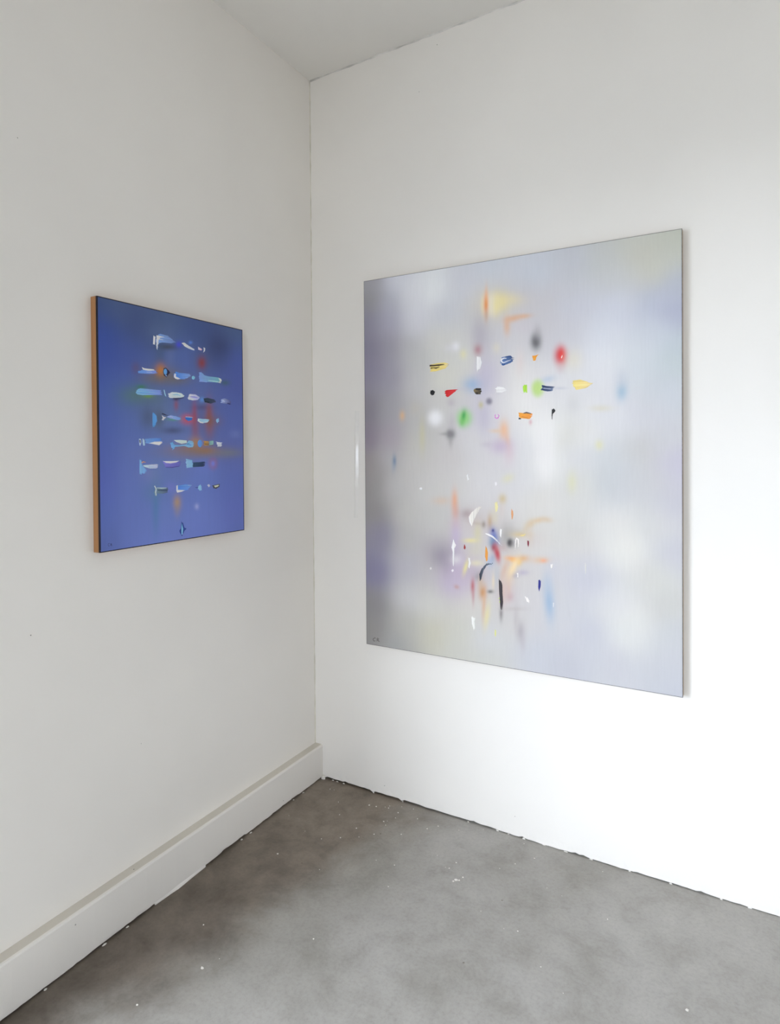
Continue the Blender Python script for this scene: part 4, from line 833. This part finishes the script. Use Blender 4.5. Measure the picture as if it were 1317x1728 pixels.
BLUE_DABS = [
    [((245,243,246),(239,237,246),[2021,6729,2100,6732,2074,6463,1995,6434])],
    [((144,185,246),(123,147,209),[2138,6775,2280,6842,2590,6825,2933,6662,2759,6598,2372,6570,2229,6523,2181,6364,2142,6283,2126,6546]),((245,243,246),(245,243,246),[2138,6775,2445,6757,2255,6709,2278,6663,2216,6635,2196,6499,2157,6304,2134,6358]),((227,234,246),(227,234,246),[2228,6652,2395,6656,2398,6667,2234,6675])],
    [((246,244,234),(224,232,246),[3210,6681,3312,6704,3493,6622,3745,6536,3718,6492,3466,6530,3260,6590])],
    [((236,232,246),(246,174,207),[3905,6646,3997,6630,4106,6584,4051,6536,3916,6550])],
    [((240,241,246),(240,241,246),[4161,6673,4243,6635,4231,6539,4149,6479,4177,6573])],
    [((113,167,240),(141,163,246),[1411,5542,1576,5585,2126,5625,2125,5522,1801,5489,1410,5468]),((246,244,243),(246,244,243),[1555,5676,1644,5648,1803,5651,2010,5654,2056,5625,1802,5587,1599,5599]),((190,211,246),(190,211,246),[1733,5531,1939,5541,1940,5556,1734,5546])],
    [((44,37,69),(44,37,69),[2412,5724,2508,5761,2604,5687,2687,5625,2618,5552,2529,5447,2424,5494,2386,5606]),((122,193,246),(95,158,230),[2550,5635,2536,5574,2499,5534,2455,5529,2419,5562,2406,5619,2420,5680,2456,5720,2501,5725,2537,5692]),((160,184,235),(160,184,235),[2468,5507,2516,5473,2544,5498,2495,5532])],
    [((73,144,246),(146,181,246),[2824,5573,2925,5681,3050,5655,3512,5662,3580,5589,3303,5462,2948,5420,2848,5478]),((246,244,245),(246,244,245),[2850,5603,2914,5602,2908,5511,3099,5458,2998,5425,2888,5442,2834,5496])],
    [((150,220,246),(150,220,246),[3755,5557,3740,5517,3703,5490,3657,5486,3620,5506,3606,5543,3620,5582,3658,5609,3704,5614,3741,5594])],
    [((145,179,246),(130,200,207),[3938,5746,4074,5781,4183,5689,4377,5667,4889,5675,5023,5624,4976,5492,4320,5462,3963,5430]),((240,246,237),(240,246,237),[4860,5651,4977,5649,5035,5583,4976,5479,4831,5492,4936,5561]),((199,246,245),(199,246,245),[4375,5513,4828,5496,4835,5530,4378,5530]),((155,182,246),(155,182,246),[3961,5450,4319,5446,4322,5462,3966,5475])],
    [((138,201,246),(140,161,246),[1302,4849,1391,4956,1502,4998,1796,5003,2309,5003,2331,4851,1909,4819,1567,4787,1367,4798]),((109,184,246),(109,184,246),[1479,4853,1795,4898,1794,4913,1478,4871]),((161,171,246),(161,171,246),[1750,4958,1980,4978,1980,4990,1750,4973])],
    [((174,222,246),(174,222,246),[2400,5029,2434,5032,2476,4900,2514,4806,2451,4840])],
    [((233,240,246),(226,244,246),[2597,4917,2745,4979,2944,4986,3146,4970,3284,4889,3145,4823,2868,4792,2670,4778,2587,4830]),((180,225,246),(180,225,246),[2770,4879,2940,4888,3090,4875,3100,4898,2948,4943,2768,4902]),((56,61,99),(56,61,99),[2792,4765,3044,4764,3249,4814,3246,4830,3042,4804,2794,4784])],
    [((236,235,246),(191,197,246),[3497,4977,3772,4977,3977,4889,3852,4790,3638,4764,3402,4797,3455,4893]),((167,165,246),(167,165,246),[3533,4868,3713,4857,3847,4848,3857,4872,3724,4910,3534,4888]),((236,246,236),(236,246,236),[3453,4776,3664,4784,3666,4804,3456,4808])],
    [((48,68,84),(71,82,116),[4141,4859,4318,4901,4656,4861,4742,4782,4485,4703,4178,4738]),((31,44,55),(31,44,55),[4204,4752,4396,4725,4406,4762,4208,4769])],
    [((179,195,246),(83,88,149),[5004,4898,5181,4940,5481,4865,5481,4734,5180,4751,4974,4759]),((212,224,246),(212,224,246),[5049,4844,5143,4812,5159,4831,5076,4874]),((48,50,122),(48,50,122),[5292,4750,5443,4724,5458,4758,5307,4784])],
    [((101,175,246),(110,177,246),[1949,4252,2019,4256,2111,4146,2124,3993,2037,3817,1944,3776])],
    [((242,240,246),(242,240,246),[2315,4193,2397,4139,2493,4124,2410,4070,2386,4022,2300,4030,2348,4098]),((50,55,84),(50,55,84),[2317,4222,2438,4194,2588,4172,2594,4187,2453,4228,2334,4259])],
    [((169,187,246),(133,178,246),[2493,4143,2689,4211,2888,4189,3089,4138,3114,4071,2937,4056,2639,4103]),((201,207,246),(201,207,246),[2633,4167,2758,4129,2767,4143,2646,4188])],
    [((50,129,229),(50,129,229),[3310,4160,3650,4175,3607,4092,3449,4037,3335,4080]),((203,215,246),(203,215,246),[3319,4168,3474,4165,3633,4160,3636,4180,3478,4194,3321,4193])],
    [((170,217,246),(175,219,246),[3875,4144,3956,4147,4065,4139,4415,4146,4409,4082,4314,4029,4120,3996,3956,4015,3875,4061]),((245,244,246),(245,244,246),[3873,4141,3881,4051,3972,3997,4116,3986,4124,4023,3993,4036,3933,4074,3910,4147]),((230,235,246),(230,235,246),[4176,4021,4343,4040,4341,4061,4174,4042])],
    [((155,206,246),(155,206,246),[4740,4159,4867,4186,4873,4079,4780,4012,4728,4095])],
    [((204,221,246),(204,221,246),[1417,3404,1493,3405,1505,3274,1468,3180,1428,3198]),((49,54,69),(49,54,69),[1427,3366,1442,3273,1469,3275,1467,3369])],
    [((203,224,246),(176,219,246),[1551,3406,1627,3370,1648,3200,1580,3173,1554,3294])],
    [((130,180,246),(104,156,246),[1655,3408,2010,3433,2303,3438,2307,3302,1822,3251,1654,3276]),((245,246,246),(246,238,235),[1800,3266,2009,3318,2293,3329,2331,3283,2196,3204,2055,3222])],
    [((126,188,246),(152,207,246),[2657,3286,2756,3327,2830,3229,3031,3218,3339,3253,3445,3376,3629,3358,3682,3276,3628,3145,3443,3132,3261,3184,2854,3157,2753,3042,2695,3129]),((235,246,243),(227,246,240),[2796,3379,3032,3390,3356,3375,3366,3294,3133,3259,2931,3309]),((70,144,194),(70,144,194),[3369,3233,3472,3256,3468,3276,3362,3273]),((98,166,246),(98,166,246),[3440,3222,3543,3196,3555,3232,3448,3245])],
    [((100,167,246),(117,169,246),[4061,3280,4046,3213,4006,3165,3951,3146,3897,3164,3857,3212,3843,3278,3858,3344,3898,3393,3952,3412,4007,3395,4047,3347])],
    [((208,155,85),(179,148,99),[4144,3373,4367,3367,4377,3199,4143,3206]),((237,182,109),(237,182,109),[4171,3325,4366,3323,4367,3344,4172,3346]),((147,110,77),(147,110,77),[4170,3239,4365,3228,4368,3254,4173,3264])],
    [((139,187,183),(169,219,214),[4384,3367,4594,3391,4576,3243,4394,3220]),((112,105,104),(112,105,104),[4395,3199,4565,3209,4563,3234,4393,3224])],
    [((233,237,246),(226,230,246),[4725,3351,4824,3339,5017,3320,4987,3169,4794,3172,4777,3244])],
    [((142,198,246),(131,179,246),[1431,2755,1498,2747,1506,2615,1564,2538,1698,2402,1652,2297,1426,2296]),((246,183,139),(246,183,139),[1525,2627,1568,2661,1667,2650,1671,2665,1562,2695,1496,2656])],
    [((209,236,246),(203,208,246),[1541,2569,1815,2583,2095,2586,2142,2565,2118,2450,1814,2457,1631,2507]),((228,229,246),(228,229,246),[1769,2567,2105,2567,2087,2470,2120,2469,2114,2589,1769,2578]),((177,193,241),(177,193,241),[1768,2507,1954,2505,1954,2517,1768,2523])],
    [((142,137,228),(113,114,205),[2334,2667,2480,2697,2850,2672,3103,2648,3025,2489,2724,2455,2429,2482]),((246,242,243),(246,242,243),[2335,2691,2528,2680,3027,2685,2875,2632,2651,2607,2455,2626]),((89,85,172),(89,85,172),[2453,2473,2725,2452,3002,2493,2998,2509,2722,2483,2454,2489])],
    [((162,207,246),(141,201,246),[3300,2747,3572,2703,3624,2600,3624,2456,3334,2434])],
    [((56,86,119),(47,66,106),[3598,2621,3866,2625,4168,2641,4167,2465,3597,2456]),((87,110,182),(87,110,182),[4181,2599,4305,2582,4309,2595,4188,2624])],
    [((125,157,178),(96,113,150),[1994,1900,2064,1831,2521,1809,2544,1650,2324,1615,2109,1642,2075,1551,2000,1583]),((234,242,246),(234,242,246),[1977,1887,2033,1792,2011,1679,2036,1579,2059,1581,2048,1677,2066,1794,2011,1899]),((214,236,241),(214,236,241),[2087,1813,2278,1784,2472,1792,2471,1808,2278,1819,2088,1832]),((72,92,122),(72,92,122),[2109,1728,2325,1701,2521,1702,2519,1734,2326,1740,2112,1759])],
    [((87,146,246),(128,174,246),[2894,1859,2969,1848,3278,1882,3566,1841,3381,1686,3173,1656,2942,1628,2892,1711]),((246,243,244),(246,243,244),[2889,1852,2944,1869,2933,1709,3250,1680,3121,1638,2917,1617,2882,1691]),((177,190,246),(177,190,246),[3381,1835,3539,1815,3541,1828,3383,1847])],
    [((58,71,142),(58,71,142),[3715,1739,3834,1727,3834,1756,3715,1756])],
    [((156,212,246),(156,212,246),[3862,1786,3944,1849,3998,1780,4014,1632,3915,1629,3834,1704])],
    [((238,236,246),(213,217,246),[4276,1809,4360,1835,4416,1773,4343,1721])],
    [((67,66,74),(79,80,85),[4519,1777,4895,1824,4848,1710,4702,1652,4558,1681]),((243,246,222),(243,246,222),[4587,1765,4836,1788,4789,1730,4645,1706])],
    [((43,73,156),(43,73,156),[3088,634,3164,558,3215,410,3309,359,3225,307,3162,211,3084,126,3033,233,2998,330,3060,405]),((146,212,246),(146,212,246),[3097,564,3148,376,3125,195,3079,179,3075,383])],
]
GREY_SIGNATURE = [
    [((113,106,104),(113,106,104),[456,309,408,318,352,299,315,257,309,207,338,169,390,157,440,173,433,201,394,187,361,195,343,218,347,250,370,276,405,288,442,279]),((115,108,106),(115,108,106),[532,185,545,317,511,314,498,183]),((112,105,103),(112,105,103),[525,302,584,306,568,266,526,259,529,232,590,250,610,325,531,329]),((115,108,106),(115,108,106),[531,236,611,168,637,191,558,260])],
]
BLUE_SIGNATURE = [
    [((72,81,135),(72,81,135),[337,231,317,248,289,248,270,229,266,201,277,174,300,157,324,159,320,174,303,171,290,181,282,201,286,222,298,234,312,235,327,221]),((70,79,133),(70,79,133),[367,162,379,230,393,211,364,195,402,150,415,158,380,195,409,209,366,240,351,166])],
]
# <<< painting data


def paint_rgb(c):
    return srgb(*c)


def paint_material(name, rough, spec):
    k = NT(name)
    at = k.n('ShaderNodeAttribute', attribute_name='paint')
    tc = k.n('ShaderNodeTexCoord')
    mp = k.n('ShaderNodeMapping')
    mp.inputs['Scale'].default_value = (160, 160, 14)
    k.l(tc.outputs['Object'], mp.inputs[0])
    nz = k.n('ShaderNodeTexNoise', i_Scale=1.0, i_Detail=3.0)
    k.l(mp.outputs[0], nz.inputs['Vector'])
    r = k.ramp(nz.outputs['Fac'], [(0.3, (0.985, 0.985, 0.985)), (0.7, (1.012, 1.012, 1.012))])
    mx = k.n('ShaderNodeMix', data_type='RGBA', blend_type='MULTIPLY', i_0=1.0)
    k.l(at.outputs['Color'], mx.inputs[6]); k.l(r.outputs[0], mx.inputs[7])
    k.l(mx.outputs[2], k.b.inputs['Base Color'])
    k.b.inputs['Roughness'].default_value = rough
    k.b.inputs['Specular IOR Level'].default_value = spec
    weave = k.n('ShaderNodeTexNoise', i_Scale=420.0, i_Detail=1.0)
    k.l(tc.outputs['Object'], weave.inputs['Vector'])
    k.bump(weave.outputs['Fac'], 0.06, 0.0006)
    return k.m


M_PAINT = paint_material('oil_paint', 0.55, 0.25)
M_IMPASTO = paint_material('thick_oil_paint', 0.45, 0.30)


def wood(name, c0, c1, axis):
    k = NT(name)
    tc = k.n('ShaderNodeTexCoord')
    mp = k.n('ShaderNodeMapping')
    sc = [60, 60, 60]; sc[axis] = 3
    mp.inputs['Scale'].default_value = sc
    k.l(tc.outputs['Object'], mp.inputs[0])
    nz = k.n('ShaderNodeTexNoise', i_Scale=1.0, i_Detail=5.0, i_Roughness=0.6)
    k.l(mp.outputs[0], nz.inputs['Vector'])
    r = k.ramp(nz.outputs['Fac'], [(0.3, c0), (0.7, c1)])
    k.l(r.outputs[0], k.b.inputs['Base Color'])
    k.b.inputs['Roughness'].default_value = 0.55
    k.bump(nz.outputs['Fac'], 0.1, 0.001)
    return k.m


def set_paint(me, cols):
    at = me.color_attributes.new('paint', 'FLOAT_COLOR', 'POINT')
    c4 = np.ones((len(me.vertices), 4), np.float32)
    c4[:, :3] = cols
    at.data.foreach_set('color', c4.ravel())


def ground_grid(cols, n):
    nu, nv = n
    return np.array([paint_rgb(c) for c in cols]).reshape(nv, nu, 3)


def sample_grid(g, a, b):
    """smooth (cubic B-spline) lookup of the ground colour, a, b in 0..1"""
    nv, nu = g.shape[:2]
    def axis(t, n):
        x = np.clip(t, 0, 1) * (n - 1)
        i = np.minimum(x.astype(int), n - 2); f = x - i
        w = np.stack([(1 - f) ** 3 / 6, (3 * f ** 3 - 6 * f ** 2 + 4) / 6, (-3 * f ** 3 + 3 * f ** 2 + 3 * f + 1) / 6, f ** 3 / 6], -1)
        idx = np.clip(np.stack([i - 1, i, i + 1, i + 2], -1), 0, n - 1)
        return w, idx
    wu, iu = axis(a, nu); wv, iv = axis(b, nv)
    out = np.zeros(a.shape + (3,))
    for p in range(4):
        for q in range(4):
            out += (wv[..., p] * wu[..., q])[..., None] * g[iv[..., p], iu[..., q]]
    return out


def colour_field(U, V, Wm, Hm, grid, smudges, seed):
    c = sample_grid(grid, U / Wm, V / Hm)
    rs = np.random.RandomState(seed)
    # faint vertical drags of a dry brush
    n = 220
    st = np.convolve(rs.normal(0, 1, n + 8), np.ones(5) / 5, 'same')
    xx = np.linspace(0, Wm, n + 8)
    c = c * (1 + 0.006 * np.interp(U + 4 * np.sin(V / 90.0), xx, st))[..., None]
    for (u, v, a, b, d, e, h, al, pw) in smudges:
        du, dv = U - u, V - v
        p, q = a * du + b * dv, d * du + e * dv
        r2 = p * p + q * q
        m = r2 < 9
        w = al * np.exp(-(r2[m] * 0.75) ** pw)
        c[m] = c[m] * (1 - w[:, None]) + np.array(paint_rgb(h)) * w[:, None]
    return c


def canvas_axis(L, step, e):
    inner = np.linspace(e + 0.7, L - e - 0.7, int(L / step))
    return np.concatenate([[0, e], inner, [L - e, L]])


def build_canvas(root, Wm, Hm, D, thick, step, edge, edge_col, edge_mix, grid, smudges, seed):
    us, vs_ = canvas_axis(Wm, step, edge), canvas_axis(Hm, step, edge)
    U, V = np.meshgrid(us, vs_)
    C = colour_field(U, V, Wm, Hm, grid, smudges, seed)
    rs = np.random.RandomState(seed + 1)
    ring = np.zeros(U.shape, bool)
    ring[:2], ring[-2:], ring[:, :2], ring[:, -2:] = True, True, True, True
    wob = np.convolve(rs.normal(0, 1, ring.sum() + 6), np.ones(7) / 7, 'valid')[:ring.sum()]
    k = np.clip(edge_mix + 0.5 * (1 - edge_mix) * wob, 0.15, 1)[:, None]
    C[ring] = C[ring] * (1 - k) + np.array(edge_col) * k
    nv, nu = U.shape
    co = np.stack([(U - Wm / 2) / 1000, np.full(U.shape, -D), V / 1000], -1).reshape(-1, 3)
    ids = np.arange(nu * nv).reshape(nv, nu)
    quads = np.stack([ids[:-1, :-1], ids[:-1, 1:], ids[1:, 1:], ids[1:, :-1]], -1).reshape(-1, 4)
    # turned edge of the canvas
    loop = np.concatenate([ids[0, :], ids[1:, -1], ids[-1, -2::-1], ids[-2:0:-1, 0]])
    back = co[loop].copy(); back[:, 1] = -D + thick
    bi = len(co) + np.arange(len(loop))
    nl, nb = np.roll(loop, -1), np.roll(bi, -1)
    side = np.stack([loop, bi, nb, nl], -1)
    allc = np.concatenate([C.reshape(-1, 3), np.tile(np.array(edge_col), (len(loop), 1))])
    co = np.concatenate([co, back]); quads = np.concatenate([quads, side])
    me = bpy.data.meshes.new('canvas')
    me.from_pydata(co.tolist(), [], quads.tolist())
    set_paint(me, allc)
    return link('canvas', me, M_PAINT, parent=root)


def inside(poly, P):
    x, y = P[:, 0], P[:, 1]
    r = np.zeros(len(P), bool)
    n = len(poly)
    for i in range(n):
        x0, y0 = poly[i]; x1, y1 = poly[(i + 1) % n]
        if y0 == y1: continue
        c = ((y0 > y) != (y1 > y)) & (x < (x1 - x0) * (y - y0) / (y1 - y0) + x0)
        r ^= c
    return r


def edge_dist(poly, P):
    d = np.full(len(P), 1e9)
    n = len(poly)
    for i in range(n):
        a, b = np.array(poly[i]), np.array(poly[(i + 1) % n])
        ab = b - a
        t = np.clip(((P - a) @ ab) / max(ab @ ab, 1e-9), 0, 1)
        d = np.minimum(d, np.linalg.norm(P - (a + t[:, None] * ab), axis=1))
    return d


def build_dab(name, parent, layers, Wm, D, seed, step=1.4, height=0.8, ground=None):
    rs = np.random.RandomState(seed)
    polys = [np.array(l[2], float).reshape(-1, 2) / 10 for l in layers]
    out = polys[0]
    lo, hi = out.min(0), out.max(0)
    allv = np.concatenate(polys)
    l2, h2 = allv.min(0), allv.max(0)
    gx, gy = np.meshgrid(np.arange(l2[0] - step, h2[0] + step, step), np.arange(l2[1] - step, h2[1] + step, step))
    P = np.stack([gx.ravel(), gy.ravel()], 1) + rs.uniform(-.12, .12, (gx.size, 2)) * step
    keep = np.zeros(len(P), bool)
    for pl in polys:
        keep |= inside(pl, P) & (edge_dist(pl, P) > step * 0.3)
    P = P[keep]
    # densify the outline and roughen it like a dry brush edge
    ol = []
    n = len(out)
    for i in range(n):
        a, b = out[i], out[(i + 1) % n]
        k = max(1, int(np.linalg.norm(b - a) / (step * 1.2)))
        for j in range(k):
            ol.append(a + (b - a) * j / k)
    ol = np.array(ol)
    # ragged brush ends: bristles run along the longer side of the stroke
    run = 0 if hi[0] - lo[0] >= hi[1] - lo[1] else 1
    ln, wd = hi[run] - lo[run], hi[1 - run] - lo[1 - run]
    nbr = max(3, int(wd / 1.7))
    comb = rs.normal(0, 1, nbr + 2)
    tt = (ol[:, run] - lo[run]) / max(ln, 1e-6)
    cb = np.interp((ol[:, 1 - run] - lo[1 - run]) / max(wd, 1e-6) * (nbr + 1), np.arange(nbr + 2), comb)
    if wd > 8:
        ol[:, run] += cb * np.abs(tt - 0.5) * 2 * min(2.2, 0.05 * ln)
    ol += rs.normal(0, 0.14, ol.shape)
    loops, pts, k0 = [], [], 0
    for pl in [ol] + polys[1:]:
        loops.append(list(range(k0, k0 + len(pl))))
        pts.append(pl)
        k0 += len(pl)
    allp = np.concatenate(pts + [P])
    edges = [(lp[i], lp[(i + 1) % len(lp)]) for lp in loops for i in range(len(lp))]
    vs2, es2, fs2, _, _, _ = delaunay_2d_cdt([Vector((float(p[0]), float(p[1]))) for p in allp], edges, loops, 1, 1e-4)
    Q = np.array([(v.x, v.y) for v in vs2])
    c0, c1 = np.array(paint_rgb(layers[0][0])), np.array(paint_rgb(layers[0][1]))
    t = np.clip((Q[:, 0] - lo[0]) / max(hi[0] - lo[0], 1e-6), 0, 1)[:, None]
    C = c0 * (1 - t) + c1 * t
    ed0 = edge_dist(ol, Q)
    sd0 = np.where(inside(ol, Q), ed0, -ed0)
    depth = sd0.copy()
    for l, pl in zip(layers[1:], polys[1:]):
        d = edge_dist(pl, Q)
        sd = np.where(inside(pl, Q), d, -d)
        depth = np.maximum(depth, sd)
        w = np.clip(sd / 1.1 + 0.55, 0, 1)
        w = np.where((sd0 < -0.05) & (sd > -0.05), 1.0, w)[:, None]
        a0, a1 = np.array(paint_rgb(l[0])), np.array(paint_rgb(l[1]))
        tt = np.clip((Q[:, 0] - pl[:, 0].min()) / max(np.ptp(pl[:, 0]), 1e-6), 0, 1)[:, None]
        C = C * (1 - w) + (a0 * (1 - tt) + a1 * tt) * w
    # bristle streaks along the stroke: lighter and darker hairs, drier toward its end
    ax = 1 - run
    nb = 60
    br = rs.normal(0, 1, nb)
    pos = (Q[:, ax] - Q[:, ax].min()) / max(np.ptp(Q[:, ax]), 1e-6) * min(nb - 1, np.ptp(Q[:, ax]) / 1.5)
    s = np.interp(pos, np.arange(nb), br)
    C = C * (1 + 0.07 * s)[:, None]
    lite = np.clip(s - 0.9, 0, 1)[:, None] * 0.35
    C = C * (1 - lite) + np.minimum(C * 1.5 + 0.06, 0.9) * lite
    if ground is not None and ln > 18:
        dry0 = np.interp(pos, np.arange(nb), rs.uniform(0.72, 1.25, nb))
        tq = (Q[:, run] - lo[run]) / max(ln, 1e-6)
        if run == 1: tq = 1 - tq
        w = np.clip((tq - dry0) / 0.22, 0, 0.85)[:, None]
        C = C * (1 - w) + ground(Q[:, 0], Q[:, 1]) * w
    C = np.clip(C, 0.002, 0.95)
    ed = np.maximum(depth, 0)
    hgt = height * (1 - np.exp(-ed / 1.2)) * (1 + 0.25 * s) + 0.12
    verts = [((q[0] - Wm / 2) / 1000, -D - h / 1000, q[1] / 1000) for q, h in zip(Q, hgt)]
    faces = []
    for fc in fs2:
        a, b, c = [Q[i] for i in fc[:3]]
        cr = (b[0] - a[0]) * (c[1] - a[1]) - (b[1] - a[1]) * (c[0] - a[0])
        if abs(cr) > 1e-9: faces.append(list(fc) if cr > 0 else list(fc)[::-1])
    # short side wall down to the canvas
    base = len(verts)
    bmap = {}
    edge_count = {}
    for fc in faces:
        for i in range(len(fc)):
            e = (fc[i], fc[(i + 1) % len(fc)])
            edge_count[e] = 1
    for (a, b) in list(edge_count):
        if (b, a) not in edge_count:
            for q in (a, b):
                if q not in bmap:
                    bmap[q] = len(verts)
                    v = verts[q]
                    verts.append((v[0], -D + 0.00005, v[2]))
            faces.append([b, a, bmap[a], bmap[b]])
    cols = np.concatenate([C, np.array([C[q] for q in bmap])]) if bmap else C
    me = bpy.data.meshes.new(name)
    me.from_pydata(verts, [], faces)
    set_paint(me, cols)
    return link(name, me, M_IMPASTO, parent=parent, smooth=True)


def make_painting(label, Wm, Hm, D, thick, loc, rz, bar_mats, step, edge, edge_col, edge_mix, ground, gn, smudges, dabs, sig, seed):
    root = bpy.data.objects.new('painting', None)
    COL.objects.link(root)
    root.location = loc
    root.rotation_euler = (0, 0, rz)
    root['label'] = label
    root['category'] = 'painting'
    W, H = Wm / 1000, Hm / 1000
    b = 0.04
    y0, y1 = -D + thick, -0.0008
    link('stretcher_bar', boxes(((-W / 2, y0, 0), (-W / 2 + b, y1, H))), bar_mats[0], parent=root)
    link('stretcher_bar', boxes(((W / 2 - b, y0, 0), (W / 2, y1, H))), bar_mats[0], parent=root)
    link('stretcher_bar', boxes(((-W / 2 + b, y0, 0), (W / 2 - b, y1, b))), bar_mats[1], parent=root)
    link('stretcher_bar', boxes(((-W / 2 + b, y0, H - b), (W / 2 - b, y1, H))), bar_mats[1], parent=root)
    cv = build_canvas(root, Wm, Hm, D, thick, step, edge, edge_col, edge_mix, ground_grid(ground, gn), smudges, seed)
    grid = ground_grid(ground, gn)
    under = lambda u, v: colour_field(u, v, Wm, Hm, grid, smudges, seed)
    for i, layers in enumerate(dabs):
        build_dab('paint_dab', cv, layers, Wm, D, seed * 100 + i, ground=under)
    # the artist's initials
    parts = [build_dab('initials', cv, [l], Wm, D, seed * 100 + 70 + i, 1.2, 0.15) for i, l in enumerate(sig[0])]
    bm = bmesh.new()
    for o in parts:
        bm.from_mesh(o.data)
    me = bpy.data.meshes.new('initials')
    bm.to_mesh(me)
    bm.free()
    for o in parts:
        bpy.data.objects.remove(o)
    link('initials', me, M_IMPASTO, parent=cv, label="artist's small dark initials in the lower left corner")
    return root


RXa, RXb, RZa, RZb, RD = 0.2946, 1.5108, 0.6438, 2.1685, 0.030
LYa, LYb, LZa, LZb, LD = 1.0903, 0.4770, 1.1591, 1.9193, 0.0298
PINE = ((0.40, 0.30, 0.20), (0.55, 0.42, 0.29))
AMBER = ((0.40, 0.185, 0.07), (0.48, 0.235, 0.09))
make_painting('large pale grey and lilac abstract painting with scattered bright dabs on the right-hand wall', (RXb - RXa) * 1000, (RZb - RZa) * 1000, RD, 0.004,
              ((RXa + RXb) / 2, 0, RZa), 0, (wood('pine_upright', *PINE, 2), wood('pine_rail', *PINE, 0)),
              3.0, 1.6, (0.07, 0.065, 0.07), 0.75, GREY_GROUND, GREY_GROUND_N, GREY_SMUDGES, GREY_DABS, GREY_SIGNATURE, 1)
make_painting('small blue abstract painting with orange wooden edge on the left-hand wall', (LYa - LYb) * 1000, (LZb - LZa) * 1000, LD, 0.006,
              (0, -(LYa + LYb) / 2, LZa), math.pi / 2, (wood('amber_upright', *AMBER, 2), wood('amber_rail', *AMBER, 0)),
              2.5, 2.6, (0.02, 0.016, 0.026), 1.0, BLUE_GROUND, BLUE_GROUND_N, BLUE_SMUDGES, BLUE_DABS, BLUE_SIGNATURE, 2)
